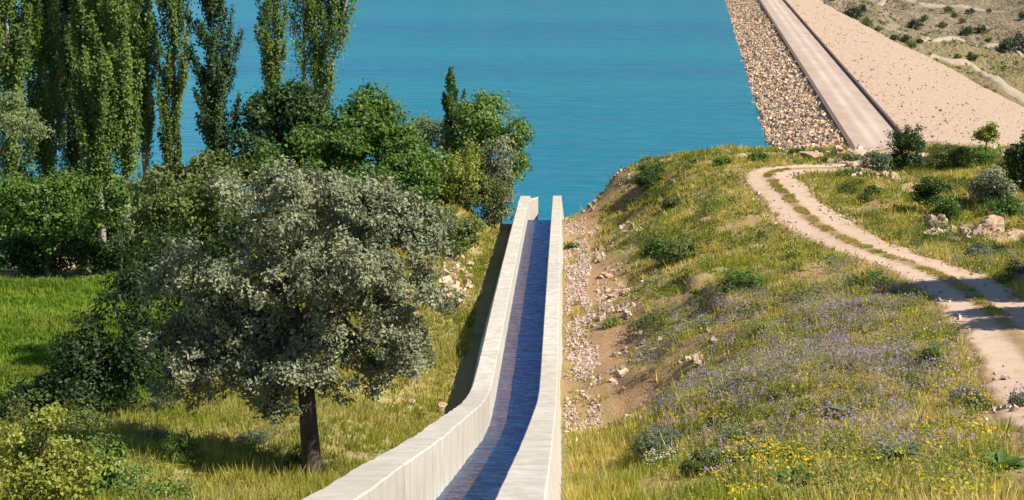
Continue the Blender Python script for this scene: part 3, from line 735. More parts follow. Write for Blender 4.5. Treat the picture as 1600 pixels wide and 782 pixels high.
tree('shade_thicket', 'dark thicket behind the thick white poplar trunk', 'bush', 126, [(170, 345, 42, 62), (215, 350, 45, 62), (150, 300, 40, 40, 2)], 'dark', L=.3, Wd=.2, per=2.2, npc=13, spread=.36)
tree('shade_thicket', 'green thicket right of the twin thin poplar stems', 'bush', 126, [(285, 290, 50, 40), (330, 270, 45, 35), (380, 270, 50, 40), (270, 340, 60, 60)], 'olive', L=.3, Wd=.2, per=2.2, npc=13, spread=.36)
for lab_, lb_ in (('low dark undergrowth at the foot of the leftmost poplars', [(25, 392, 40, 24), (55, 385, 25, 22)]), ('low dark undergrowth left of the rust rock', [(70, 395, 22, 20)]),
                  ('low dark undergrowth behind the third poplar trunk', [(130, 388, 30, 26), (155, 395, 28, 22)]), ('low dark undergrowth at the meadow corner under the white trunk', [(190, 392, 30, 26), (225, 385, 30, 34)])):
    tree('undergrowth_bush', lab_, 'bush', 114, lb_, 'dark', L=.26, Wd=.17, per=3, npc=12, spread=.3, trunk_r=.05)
tree('light_tree', 'small light green tree between the pale poplar trunks', 'tree', 112, [(188, 300, 20, 34), (178, 345, 18, 34)], 'light', L=.24, Wd=.16, per=3, npc=12, spread=.26, trunk_r=.08)
tree('broadleaf_tree', 'olive green tree behind the left side of the silvery tree', 'tree', 90, [(280, 310, 72, 50), (240, 360, 50, 55, -1), (330, 330, 55, 65, -1), (345, 270, 45, 35, 2)], 'olive', L=.24, Wd=.15, per=2.8, npc=13, spread=.28)
tree('dark_bush', 'dark green bush at the right corner of the meadow', 'bush', 58, [(205, 490, 60, 65), (150, 560, 60, 55, -1), (215, 580, 55, 60, -1.5), (160, 610, 70, 40, -2), (215, 440, 50, 40, 1)], 'dark_shaded', L=.17, Wd=.1, per=4, npc=14, spread=.2, trunk_r=.1)
tree('dark_bush', 'dark leafy bush filling the gap behind the silvery tree', 'bush', 62, [(330, 450, 90, 80), (300, 540, 70, 60), (380, 520, 80, 70), (260, 430, 60, 60, 2), (360, 400, 70, 60, 1)], 'dark_shaded', L=.18, Wd=.11, per=3, npc=13, spread=.22, trunk_r=.1)
tree('dark_bush', 'small dark bush below the meadow at the left edge', 'bush', 60, [(60, 620, 60, 34), (120, 600, 50, 42), (20, 640, 40, 24)], 'dark_shaded', L=.17, Wd=.1, per=4, npc=13, spread=.2, trunk_r=.07)
tree('vine_bush', 'yellow green broad-leaved bush in the bottom left corner', 'bush', 36, [(40, 730, 70, 60), (100, 740, 45, 50, -.5), (30, 680, 40, 30), (75, 660, 18, 16)], 'yellow', L=.1, Wd=.075, per=9, npc=13, spread=.15, trunk_r=.05)
tree('vine_bush', 'loose yellow green bush along the bottom edge left of the dark trunk', 'bush', 38, [(215, 760, 40, 30), (260, 775, 35, 22)], 'light', L=.1, Wd=.06, per=7, npc=11, spread=.15, trunk_r=.03)
tree('vine_bush', 'tangled olive bush between the corner bush and the meadow', 'bush', 46, [(60, 645, 45, 25), (130, 665, 50, 25), (20, 660, 30, 22)], 'olive', L=.11, Wd=.06, per=6, npc=11, spread=.16, trunk_r=.04)
tree('vine_bush', 'thin green bush beside the broad-leaved bush at bottom left', 'bush', 39, [(165, 720, 40, 40), (130, 755, 45, 40)], 'mid', L=.15, Wd=.09, per=5, npc=9, spread=.16, trunk_r=.04)

# right side
tree('juniper_shrub', 'dark green juniper standing where the dam road begins', 'shrub', 121, [(1402, 228, 22, 28), (1428, 225, 22, 22), (1395, 250, 18, 16)], 'dark', L=.2, Wd=.09, per=5, npc=15, spread=.2, trunk_r=.09)
tree('juniper_shrub', 'small grey green shrub at the foot of the juniper', 'shrub', 118, [(1372, 250, 18, 13), (1360, 246, 14, 10)], 'greygreen', L=.18, Wd=.09, per=5, npc=13, spread=.18, trunk_r=.05)
tree('mound_shrub', 'low brownish broom shrub before the pale dam face', 'shrub', 122, [(1490, 240, 32, 14), (1465, 244, 16, 9)], 'olive', L=.22, Wd=.05, per=7, npc=16, spread=.18, trunk_r=.05)
tree('mound_shrub', 'bright green mounded shrub right of the brownish broom', 'shrub', 122, [(1530, 240, 28, 12)], 'light', L=.22, Wd=.06, per=7, npc=16, spread=.16, trunk_r=.05)
tree('sapling_tree', 'thin young sapling with yellowish leaves against the dam face', 'tree', 120, [(1532, 210, 8, 8), (1552, 200, 9, 7), (1545, 216, 12, 8)], 'yellow', L=.22, Wd=.14, per=4, npc=8, spread=.18, trunk_r=.05)
tree('edge_tree', 'dark tree cut by the right edge of the photo beside the dam face', 'tree', 108, [(1595, 255, 26, 42), (1620, 240, 40, 55), (1590, 290, 22, 25)], 'dark', L=.22, Wd=.13, per=4, npc=14, spread=.24, trunk_r=.12)
tree('hawthorn_shrub', 'whitish flowering shrub in front of the dark edge tree', 'shrub', 104, [(1545, 280, 28, 30), (1568, 300, 24, 24), (1530, 300, 16, 18)], 'silver', L=.17, Wd=.1, per=5, npc=13, spread=.2, trunk_r=.07, mat='silver_leaf')
tree('dark_shrub', 'dark rounded shrub on the grass left of the whitish shrub', 'shrub', 103, [(1462, 292, 24, 15), (1440, 300, 16, 11)], 'dark', L=.16, Wd=.1, per=6, npc=14, spread=.16, trunk_r=.05)
tree('dark_shrub', 'green bushy shrub directly behind the pale boulders', 'shrub', 99, [(1490, 325, 22, 17), (1470, 335, 14, 12)], 'mid', L=.16, Wd=.1, per=6, npc=13, spread=.16, trunk_r=.05)
tree('dark_shrub', 'mid green shrub under the whitish flowering shrub', 'shrub', 100, [(1548, 330, 26, 16), (1580, 325, 22, 18)], 'mid', L=.16, Wd=.1, per=6, npc=13, spread=.16, trunk_r=.05)
def low_shrub(name, label, px, py, rx, ry, kind, cat='shrub', L=.14, Wd=.07, per=9, npc=14, sp=.11, group=None, mat='leaf'):
    g = hit(px, py+ry*.8); D = g[1]
    return tree(name, label, cat, D, [(px, py, rx, ry), (px+rx*.5, py+ry*.2, rx*.6, ry*.7), (px-rx*.5, py+ry*.25, rx*.6, ry*.65)], kind, sub=False, L=L*max(.55, D/90), Wd=Wd*max(.55, D/90), per=per*min(3, (90/D)**1.2), npc=npc, spread=sp*D/90*1.2, trunk_r=.03, group=group, ntarg=5, mat=mat)
LS = [
 ('dark green shrub near the top of the bank above the channel end', 1015, 280, 18, 14, 'dark'), ('green shrub on the bank skyline against the lake', 1025, 262, 22, 8, 'mid'),
 ('small dark shrub halfway down the bank left of the track bend', 1048, 318, 12, 8, 'dark'), ('dark bushy shrub at mid bank above the stony ledge', 1030, 385, 22, 16, 'mid'),
 ('dark shrub beside the shaded hollow on the bank', 1062, 392, 26, 20, 'olive'), ('green shrub overhanging the shaded scar on the bank', 1160, 440, 30, 20, 'mid'),
 ('low green shrub in the gravel beside the right wall, nearer the sill', 893, 384, 9, 6, 'mid'), ('leafy green shrub beside the far end of the right wall', 900, 310, 12, 7, 'light'),
 ('small green shrub at the lower edge of the bank gravel', 955, 503, 12, 9, 'light'), ('round dark shrub on the headland by the lake', 1185, 245, 14, 7, 'mid'),
 ('dark tuft shrub among the pale stones at the dam end', 1245, 238, 10, 6, 'dark'), ('small shrub among stones next to the dam road', 1278, 238, 9, 6, 'mid'),
 ('green shrub at the corner of headland and dam road', 1330, 247, 12, 7, 'olive'), ('shrub at the left tip of the headland', 1130, 252, 14, 5, 'mid'),
 ('dark green shrub left of the track on the slope', 1370, 440, 22, 12, 'mid'), ('grey leafy shrub in front of the pale boulders', 1530, 395, 20, 14, 'greygreen'),
 ('dark shrub right of the grey leafy shrub below the boulders', 1565, 388, 14, 10, 'dark'), ('green shrub on grass left of the first boulder', 1365, 298, 12, 7, 'mid'),
 ('low shrub beside the track opposite the boulders', 1350, 312, 10, 6, 'dark'), ('small bush at the right edge below the boulders', 1590, 420, 18, 14, 'olive'),
 ('grey green shrub low on the bank close to the channel', 1030, 690, 40, 26, 'greygreen'), ('green leafy shrub at the track edge on the flowery slope', 1455, 555, 18, 20, 'mid'),
 ('bushy yellow green shrub on the flowery slope', 1190, 515, 16, 14, 'yellow'), ('wiry shrub low in the grass near the bottom edge', 1110, 725, 45, 28, 'olive'),
 ('green weed clump at the base of the dark trunk', 470, 715, 18, 20, 'mid'), ('bright green shrub on the grass left of the dark trunk', 285, 700, 30, 28, 'light'),
 ('bright green shrub at the foot of the left channel wall', 735, 350, 16, 14, 'light'), ('green shrub on the left bank above the bare stones', 705, 385, 22, 12, 'light'),
]
for lab, px, py, rx, ry, kd in LS: low_shrub('low_shrub', lab, px, py, rx, ry, kd)

# big-leaved plants
ROS = []
def rosette(label, px, py, size, nleaf, kind='mid'):
    g = hit(px, py); ROS.append((g[0], g[1], size)); root = empty('broad_leaf_plant', g, label, 'plant'); k = 0
    for i in range(nleaf):
        th = 6.283*i/nleaf+rng.normal()*.25; el = .25+.8*rng.random(); Lf = size*(.6+.5*rng.random()); wv = Lf*.14
        d = np.array((math.cos(th), math.sin(th), 0)); s = np.array((-math.sin(th), math.cos(th), 0)); V = []
        for t in np.linspace(0, 1, 6):
            c = d*Lf*t*math.cos(el*(1-.4*t))+np.array((0, 0, Lf*(math.sin(el)*t-.55*t*t*.6))); wd_ = wv*(math.sin(math.pi*min(1, .08+t*.92))**.7)*(1+.2*rng.normal())
            V += [c-s*wd_+np.array((0, 0, .12*wd_)), c-np.array((0, 0, .25*wd_)), c+s*wd_+np.array((0, 0, .12*wd_))]
        F = grid_faces(6, 3); col = np.repeat(pal(kind, np.array([.35+.6*rng.random()])), len(F), 0)
        obj('leaf', mesh('leaf', np.array(V), F, col, True), M['leaf'], root)
for a in (('large-leaved plant in the bottom right corner', 1565, 735, .75, 44, 'mid'), ('broad grey-leaved plant under the dry twigs near the bottom edge', 1405, 715, .8, 22, 'greygreen'),
          ('broad-leaved plant below the white flower on the slope', 1320, 650, .75, 20, 'greygreen'), ('leafy rosette beside the yellow flowers at the bottom', 1245, 755, .7, 20, 'mid')): rosette(*a)

# flower clumps
def flower_clump(name, label, px, py, r, hgt, petal, n, foliage='olive', head=.05, spike=False):
    g = hit(px, py); root = empty(name, g, label, 'flowers')
    m = 70; B = Bag()
    an = rng.random(m)*6.283; rr = r*np.sqrt(rng.random(m)); bp = np.stack((rr*np.cos(an), rr*np.sin(an), 0*rr-.05), 1)
    tp = bp*1.35+np.stack((rng.normal(size=m)*.06, rng.normal(size=m)*.06, hgt*(.6+.5*rng.random(m))), 1)
    wv = np.stack((rng.normal(size=m), rng.normal(size=m), 0*an), 1)*.012
    V = np.stack((bp-wv, bp+wv, tp), 1).reshape(-1, 3)
    tag(obj('stem', mesh('stem', V, np.arange(3*m).reshape(-1, 3), pal(foliage, rng.random(m))), M['grass'], root), kind='stuff')
    nl = 420; an = rng.random(nl)*6.283; rr = r*1.1*np.sqrt(rng.random(nl)); Pn = np.stack((rr*np.cos(an), rr*np.sin(an), hgt*.75*rng.random(nl)), 1)
    V, F, T = leaf_quads(Pn, np.zeros((nl, 3)), .13, .045, pal(foliage, rng.random(nl))); tag(obj('leaves', mesh('leaves', V, F, T), M['grass'], root), kind='stuff')
    ii = rng.choice(m, n) ; Pn = tp[ii]+rng.normal(size=(n, 3))*((.03, .03, .10) if spike else (.06, .06, .02)); c = np.array(petal)
    V, F, T = leaf_quads(Pn, np.repeat([[0, 0, 1.2]], n, 0) if not spike else np.zeros((n, 3)), head, head*.8, c*(.7+.5*rng.random((n, 1))))
    tag(obj('blossom', mesh('blossom', V, F, T), M['grass'], root), kind='stuff')
YEL, PUR, WHT, LAV = (.75, .5, .02), (.34, .2, .5), (.75, .75, .66), (.37, .28, .46)
for i, (lab, px, py, r, h, c, n, fo, hd, sp) in enumerate([
  ('golden yellow flowers near the bottom edge right of the channel', 1195, 725, .8, .5, YEL, 330, 'mid', .07, False), ('yellow flowers behind the broad-leaved rosette', 1235, 735, .6, .5, YEL, 260, 'mid', .07, False),
  ('white flower umbels low on the bank near the channel wall', 1050, 730, .6, .5, WHT, 330, 'olive', .06, False), ('single small white flower head left of the white umbels', 1018, 735, .16, .4, WHT, 80, 'olive', .06, False),
  ('hazy white flowers on the slope above the yellow flowers', 1160, 680, .6, .4, WHT, 140, 'pale', .05, False), ('purple flowering clump on the edge of the bare soil bank', 1045, 645, .6, .6, PUR, 260, 'greygreen', .06, True),
  ('second purple clump just below the first on the bank', 1050, 690, .55, .55, PUR, 200, 'greygreen', .06, True), ('lavender blue flower patch in the middle of the slope', 1140, 615, 1.15, .6, LAV, 420, 'greygreen', .07, True),
  ('lavender flower patch right of the middle of the slope', 1275, 570, 1.3, .6, LAV, 420, 'greygreen', .07, True), ('grey lavender patch below the track shadow', 1345, 500, 1.4, .5, LAV, 420, 'greygreen', .08, True),
  ('lavender bush beside the track at mid slope', 1400, 580, 1.1, .5, LAV, 360, 'greygreen', .07, True), ('purple flowers by the dirt track at the lower right', 1505, 635, .4, .6, PUR, 130, 'greygreen', .07, True),
  ('yellow flowers beside the purple ones by the track', 1532, 640, .3, .45, YEL, 110, 'mid', .07, False), ('purple flower head at the right edge below the track', 1593, 640, .3, .6, PUR, 120, 'greygreen', .07, True),
  ('low yellow flowers left of the corner rosette', 1490, 690, .9, .35, YEL, 260, 'yellow', .06, False), ('tall yellow green flowering weed near the bottom', 1315, 705, .5, .6, (.5, .45, .03), 200, 'yellow', .06, True),
  ('yellow flowers near the bare bank above the white haze', 1135, 660, .6, .4, YEL, 180, 'olive', .06, False), ('yellow flowers in the grass below the lavender', 1255, 655, .4, .35, YEL, 90, 'olive', .06, False),
  ('yellow bloom at the left of the track shadow', 1310, 405, .6, .4, (.6, .5, .03), 150, 'light', .09, False), ('yellow flowers on grass between track and boulders', 1410, 330, .9, .35, (.62, .45, .03), 140, 'olive', .1, False),
  ('bright yellow patch directly behind the largest boulder', 1520, 342, .8, .35, (.6, .55, .03), 180, 'yellow', .1, False), ('purple clump on the grass left of the dark trunk', 245, 690, .4, .45, PUR, 130, 'greygreen', .07, True),
  ('faint purple flowers on the grass below the silvery tree', 395, 690, .5, .35, PUR, 100, 'greygreen', .06, True), ('purple flowers in the shade left of the silvery tree', 245, 640, .25, .5, PUR, 90, 'greygreen', .06, True)]):
    flower_clump('flower_clump', lab, px, py, r, h, c, n, fo, hd, sp)

# ---------------------------------------------------------------- boulders
def ico(sub):
    import bmesh
    bm = bmesh.new(); bmesh.ops.create_icosphere(bm, subdivisions=sub, radius=1); V = np.array([v.co[:] for v in bm.verts]); F = np.array([[v.index for v in f.verts] for f in bm.faces]); bm.free(); return V, F
IV, IF = ico(4)
def boulder_mesh(sx, sy, sz, seed):
    r = np.random.default_rng(seed); N = r.normal(size=(22, 3)); N /= np.linalg.norm(N, axis=1)[:, None]; d = .5+.5*r.random(22)
    dot = IV@N.T; rad = np.where(dot > .05, d/np.maximum(dot, .05), 9).min(1); rad = np.minimum(rad, 1.15)
    rad = rad*(1+.5*(fbm(IV[:, 0]*2.2+seed+IV[:, 2], IV[:, 1]*2.2+IV[:, 2]*2, seed, 5)-.5)-.25*np.exp(-(fbm(IV[:, 0]*2+IV[:, 2]*1.3, IV[:, 1]*2-IV[:, 2], seed+5, 3)-.5)**2/.002))
    V = IV*rad[:, None]*np.array((sx, sy, sz)); return mesh('boulder', V, IF)
def boulder(label, px, py, rx, ry, seed, group=None, name='boulder'):
    g = hit(px, py+ry*.7); sc = g[1]/2340; sx = rx*sc*1.25; sz = ry*sc*1.05
    o = obj(name, boulder_mesh(sx, sx*.9, sz, seed), M['rock'], None, (g[0], g[1]+sx*.4, g[2]+sz*.22)); o.rotation_euler = (0, 0, seed*1.3)
    tag(o, label, 'boulder', group)
for i, (lab, px, py, rx, ry) in enumerate([
  ('upright pale boulder at the left of the outcrop beside the track', 1463, 345, 19, 22), ('largest pale boulder in the outcrop beside the track', 1545, 356, 30, 24), ('rounded pale boulder between the two largest in the outcrop', 1512, 362, 17, 15),
  ('boulder at the right end of the outcrop near the photo edge', 1585, 364, 20, 13), ('low boulder just right of the upright one', 1488, 358, 13, 10), ('small pale stone under the outcrop', 1490, 374, 9, 6),
  ('flat boulder in front of the largest one', 1560, 376, 18, 9), ('pale jagged boulder at the corner of the track', 1328, 258, 9, 9), ('flat pale boulder next to the jagged one by the juniper', 1356, 268, 14, 9),
  ('pointed pale boulder below the juniper', 1382, 272, 9, 9), ('stone at the right end of the row below the juniper', 1398, 276, 11, 8), ('brown boulder among the stones at the dam end', 1290, 225, 16, 8),
  ('wide pale boulder at the dam end on the headland', 1270, 242, 20, 9), ('small pale stone on the headland by the lake', 1160, 246, 12, 5), ('boulder at the foot of the dam road edge', 1335, 240, 13, 7),
  ('pale rock half buried in the slope left of the track', 1185, 386, 14, 6), ('small pale rock in the grass above the bank scar', 1103, 345, 10, 6), ('brown rock ledge at the far tip of the bank', 940, 296, 20, 9),
  ('flat pale rock on the gravel edge of the bank', 948, 430, 12, 6), ('pale stone on the edge of the bank gravel', 958, 462, 11, 7), ('angular stone on the lower bank near the gravel', 978, 455, 10, 6),
  ('stone embedded in the bank above the gravel', 975, 478, 13, 8), ('lone stone in the grass on the left bank', 640, 628, 12, 6), ('stone in the grass at the foot of the left wall bend', 688, 632, 12, 7),
  ('rust coloured rock in the shade under the poplars', 95, 412, 22, 12), ('rock at the left edge of the meadow', 8, 430, 14, 8), ('rust coloured rock further left under the light tree', 40, 380, 10, 8)]):
    boulder(lab, px, py, rx, ry, 11+i)
# loose stones of the left bank slide, the gravel strip and bank debris
def scatter_px(n, cx_, cy_, rx, ry):
    a = rng.random(n)*6.283; r = np.sqrt(rng.random(n)); return np.array([hit(cx_+rx*q*math.cos(t), cy_+ry*q*math.sin(t)) for t, q in zip(a, r)])
Pn = scatter_px(110, 715, 435, 24, 42); Pq = np.concatenate([scatter_px(60, 1520, 372, 70, 14), scatter_px(24, 1470, 362, 24, 10), scatter_px(40, 1365, 274, 45, 7)]); rubble('outcrop_stones', Pq+np.array((0, 0, .06)), .12+.4*rng.random(len(Pq))**2.2, (.42, .29, .2), (.62, .48, .37))
rubble('rock_slide', Pn+np.array((0, 0, .08)), .16+.3*rng.random(len(Pn))**2, (.5, .32, .2), (.66, .52, .4))
n = 6000
Dn = 58+79*rng.random(n)**.85; un = .1+1.6*rng.random(n)**.9; un = un*(.8+.5*fbm(Dn/4, un*0, 7)); kp = fbm(un*1.1, Dn/3.0, 55, 3) > .40
Dn, un = Dn[kp], un[kp]; xn = ux(un, Dn)
rubble('gravel', np.stack((xn, Dn, Z(xn, Dn)+.03), 1), .06+.09*rng.random(len(xn))**2, (.42, .31, .23), (.62, .5, .4))
n = 1500
Dn = 60+75*rng.random(n); un = 2.2+5*rng.random(n)**1.6; kp = fbm(un/1.3, Dn/4, 77, 3) > .52; Dn, un = Dn[kp], un[kp]; xn = ux(un, Dn)
rubble('bank_stones', np.stack((xn, Dn, Z(xn, Dn)+.02), 1), .09+.3*rng.random(len(xn))**3, (.4, .26, .17), (.62, .48, .36))
n = 900
xn = 24+26*rng.random(n); Dn = 124+70*rng.random(n)**1.5; kp = (road_dist(xn, Dn) > 2.4) & (fbm(xn/3, Dn/3, 44) > .42); xn, Dn = xn[kp], Dn[kp]
rubble('abutment_stones', np.stack((xn, Dn, Z(xn, Dn)+.05), 1), .14+.5*rng.random(len(xn))**3, (.45, .3, .2), (.66, .52, .4))
n = 1500
k = rng.integers(20, len(road)-20, n); sd = rng.choice([-1, 1], n)*(2.25-1.3*rng.random(n)**3+rng.random(n)*.5); tt = np.gradient(road, axis=0); tt /= np.linalg.norm(tt, axis=1)[:, None]
q = road[k]+np.stack((tt[k, 1], -tt[k, 0]), 1)*sd[:, None]
rubble('roadside_stones', np.stack((q[:, 0], q[:, 1], Z(q[:, 0], q[:, 1])+np.where(np.abs(sd) < 2, .14, .03)), 1), .05+.13*rng.random(n)**3, (.45, .32, .22), (.62, .5, .4))

# ---------------------------------------------------------------- grass and herbs
def blades(name, x, D, hgt, nb, colors, width=.022, lean=.5, dz=0):
    n = len(x); z = Z(x, D)+dz; idx = np.repeat(np.arange(n), nb); m = len(idx)
    an = rng.random(m)*6.283; r = .12*np.sqrt(rng.random(m))*(hgt[idx]/.3)
    b = np.stack((x[idx]+r*np.cos(an), D[idx]+r*np.sin(an), z[idx]-.03), 1)
    h = hgt[idx]*(.5+.7*rng.random(m)); ln = h*lean*(.3+rng.random(m))
    t = b+np.stack((ln*np.cos(an+rng.normal(size=m)*.5), ln*np.sin(an+rng.normal(size=m)*.5), h), 1)
    wv = width*np.maximum(1, D[idx]/55)*(.6+.8*rng.random(m)); wa = rng.random(m)*3.14
    wv = np.stack((wv*np.cos(wa), wv*np.sin(wa), 0*wv), 1)
    V = np.stack((b-wv, b+wv, t), 1).reshape(-1, 3); col = colors[idx]*(.75+.5*rng.random((m, 1)))
    return tag(obj(name, mesh(name, V, np.arange(3*m).reshape(-1, 3), col), M['grass']), kind='stuff')
def scatter(n, x0, x1, d0, d1, power=1.0):
    D = d0+(d1-d0)*rng.random(n)**power; return x0+(x1-x0)*rng.random(n), D
def view_keep(x, D, m=.05): return np.abs(x/D) < .345+m
GRN, OLV, STR, DRK = np.array((.27, .29, .035)), np.array((.46, .38, .085)), np.array((.64, .49, .21)), np.array((.11, .16, .025))
def herb_colors(x, D, s=0):
    a = fbm(x/4, D/4, 101+s, 3); b = fbm(x/1.5, D/1.5, 131+s, 3); c = rng.random(len(x))
    t1 = sstep(.35, .65, a+.25*(c-.5))[:, None]; t2 = sstep(.5, .68, b+.2*(rng.random(len(x))-.5))[:, None]
    col = OLV*(1-t1)+GRN*t1; col = col*(1-.75*t2)+STR*.75*t2
    t3 = sstep(.6, .75, fbm(x/2.2, D/2.2, 171+s, 2))[:, None]; return col*(1-.7*t3)+DRK*.7*t3
# right slope
x, D = scatter(150000, -1, 56, 24, 142, 1.25); u = x-HEAD*D
kp = view_keep(x, D) & (u > .25) & (road_dist(x, D) > 1.5+.7*rng.random(len(x))+.5*fbm(x/1.3, D/1.3, 61))
bank_bare = (u < 3+1.2*(fbm(x/2, D/2, 19)-.5)*2) & (D > 64+8*(fbm(x/2, D/2, 816)-.5)) & (rng.random(len(x)) > .2)
bank2 = (u < 6.5) & (D > 62) & (fbm(x/1.8, D/4, 207, 3) > .50)
bank3 = (fbm(x/5, D/5, 33) > .68) & (u > 2) & (rng.random(len(x)) > .15)
abut = (D > 124) & (x > 27) & (fbm(x/3, D/3, 44) > .45)
thin = rng.random(len(x)) < np.clip(1.25-D/190, .35, 1)
kp &= ~bank_bare & ~bank2 & ~bank3 & ~abut & thin & (erosion(x, D) < .25+.9*rng.random(len(x))**2)
for (a_, b_, c_) in ROS: kp &= (np.hypot(x-a_, (D-b_)*.8+.35) > c_*1.15)
g_ = hit(1430, 765); kp &= (((x-g_[0])/1.6)**2+((D-g_[1])/1.0)**2 > .4+.9*rng.random(len(x)))
x, D = x[kp], D[kp]; hg = .13+.3*rng.random(len(x))**2*(.6+.9*fbm(x/3, D/3, 88))
print('tufts right', len(x))
blades('grass', x, D, hg*1.35, 7, herb_colors(x, D))
# centre strip of the track
k = rng.integers(70, 285, 3200); q = road[np.minimum(k, len(road)-1)]+rng.normal(size=(3200, 2))*.17
kp = fbm(q[:, 0]/1.5, q[:, 1]/1.5, 5) > .44; q = q[kp]
blades('track_grass', q[:, 0], q[:, 1], np.full(len(q), .15), 7, herb_colors(q[:, 0], q[:, 1])*.7+STR*.15, dz=.14)
# left bank
x, D = scatter(66000, -26, 6, 34, 128, 1.3); u = x-HEAD*D
kp = view_keep(x, D) & (u < -5.6) & (meadow_mask(x, D) < .3) & (fbm(x/2.5, D/2.5, 227, 3) < .8) & (rng.random(len(x)) < np.clip(1.4-D/170, .5, 1)); x, D = x[kp], D[kp]
print('tufts left', len(x))
blades('bank_grass', x, D, .17+.5*rng.random(len(x))**2.5, 7, herb_colors(x, D, 7)*.55+GRN*.38)
# meadow
x, D = scatter(36000, -64, -18, 76, 117); kp = view_keep(x, D) & (meadow_mask(x, D) > .4+.4*rng.random(len(x))); x, D = x[kp], D[kp]
cm = np.array((.15, .24, .02))*(.55+.9*fbm(x/6, D/2.5, 301, 3))[:, None]+np.array((.1, .07, .02))*sstep(.5, .68, fbm(x/5, D/2, 321, 3))[:, None]
blades('meadow_grass', x, D, (.22+.3*rng.random(len(x)))*(.6+.8*fbm(x/4, D/2, 331)), 6, cm, width=.03)
# small flowers scattered too thickly to count
def speckle(name, n, reg, seed, thr, color, size):
    x, D = scatter(n, *reg); u = x-HEAD*D
    kp = view_keep(x, D) & (u > 3.5) & (road_dist(x, D) > 2.4) & (fbm(x/2.6, D/2.6, seed, 3) > thr); x, D = x[kp], D[kp]; m = len(x)
    Pn = np.stack((x, D, Z(x, D)+.18+.25*rng.random(m)), 1)
    V, F, T = leaf_quads(Pn, np.repeat([[0, 0, 1.]], m, 0), size, size*.8, np.array(color)*(.7+.5*rng.random((m, 1))))
    tag(obj(name, mesh(name, V, F, T), M['grass']), kind='stuff')
speckle('yellow_wildflowers', 34000, (2, 50, 26, 125, 1.7), 401, .52, (.66, .5, .02), .095)
speckle('lavender_wildflowers', 44000, (5, 34, 36, 74), 431, .53, (.38, .26, .5), .08)
speckle('white_wildflowers', 6000, (2, 40, 28, 120), 461, .58, (.7, .7, .6), .06)

# leafy herbs among the grass
def herbs(name, n, reg, side, size, npc, seed):
    x, D = scatter(n, *reg); u = x-HEAD*D
    kp = view_keep(x, D) & ((u > 2.6) if side > 0 else (u < -6)) & (road_dist(x, D) > 2.3) & (meadow_mask(x, D) < .2) & (fbm(x/2.2, D/2.2, seed, 3) > .44) & (rng.random(len(x)) < np.clip(1.2-D/170, .3, 1))
    x, D = x[kp], D[kp]; m = len(x); r = size*(.5+.9*rng.random(m)**2)
    C = np.stack((x, D, Z(x, D)+r*.5), 1); idx = np.repeat(np.arange(m), npc)
    Pn = C[idx]+rng.normal(size=(len(idx), 3))*r[idx][:, None]*np.array((.6, .6, .42)); Pn[:, 2] = np.maximum(Pn[:, 2], (C[:, 2]-r*.5)[idx])
    base = herb_colors(x, D, seed); t = rng.random(m)
    gg = np.array((.24, .26, .13)); base = np.where((t > .72)[:, None], gg, base); base = np.where((t < .15)[:, None], np.array((.36, .35, .05)), base)
    V, F, T = leaf_quads(Pn, np.repeat([[0, 0, .6]], len(idx), 0), .11*size/.22, .035*size/.22, base[idx]*(.6+.7*rng.random((len(idx), 1))))
    tag(obj(name, mesh(name, V, F, T), M['grass']), kind='stuff')
herbs('leafy_herbs', 15000, (2, 52, 26, 128, 1.3), 1, .24, 18, 601)
def weeds(name, n, reg, seed, colors, size, npc, thr, hgt, ll=.12):
    x, D = scatter(n, *reg); u = x-HEAD*D
    kp = view_keep(x, D) & (u > 4) & (road_dist(x, D) > 2.5) & (fbm(x/3, D/3, seed, 3) > thr); x, D = x[kp], D[kp]; m = len(x)
    r = size*(.5+.8*rng.random(m)**1.5); idx = np.repeat(np.arange(m), npc); k = len(idx); z = Z(x, D)
    g = rng.normal(size=(k, 3))*r[idx][:, None]*.5; Pn = np.stack((x[idx]+g[:, 0], D[idx]+g[:, 1], z[idx]+np.abs(g[:, 2])*.5+(r*hgt)[idx]*rng.random(k)), 1)
    cc = np.array(colors)[rng.integers(0, len(colors), m)]
    V, F, T = leaf_quads(Pn, np.repeat([[0, 0, .3]], k, 0), ll, ll*.3 if ll < .15 else ll*.55, cc[idx]*(.55+.8*rng.random((k, 1))))
    tag(obj(name, mesh(name, V, F, T), M['grass']), kind='stuff')
weeds('grey_weeds', 2600, (4, 36, 34, 82), 711, [(.34, .3, .3), (.3, .29, .2), (.36, .28, .42), (.26, .26, .12), (.4, .35, .24)], .55, 55, .5, 1.1)
weeds('green_weeds', 3000, (3, 45, 26, 110, 1.2), 741, [(.3, .32, .05), (.16, .23, .04), (.22, .27, .06), (.4, .36, .08), (.1, .15, .03)], .55, 55, .52, 1.0)
weeds('dark_scrub', 1500, (6, 48, 72, 131), 791, [(.07, .12, .02), (.1, .15, .03), (.12, .14, .05), (.16, .2, .05)], .75, 60, .55, .6, .17)
weeds('dry_weeds', 1600, (4, 40, 26, 90), 771, [(.42, .34, .2), (.36, .28, .16)], .35, 26, .54, .8)
herbs('bank_herbs', 7000, (-28, 4, 34, 135, 1.2), -1, .26, 16, 641)
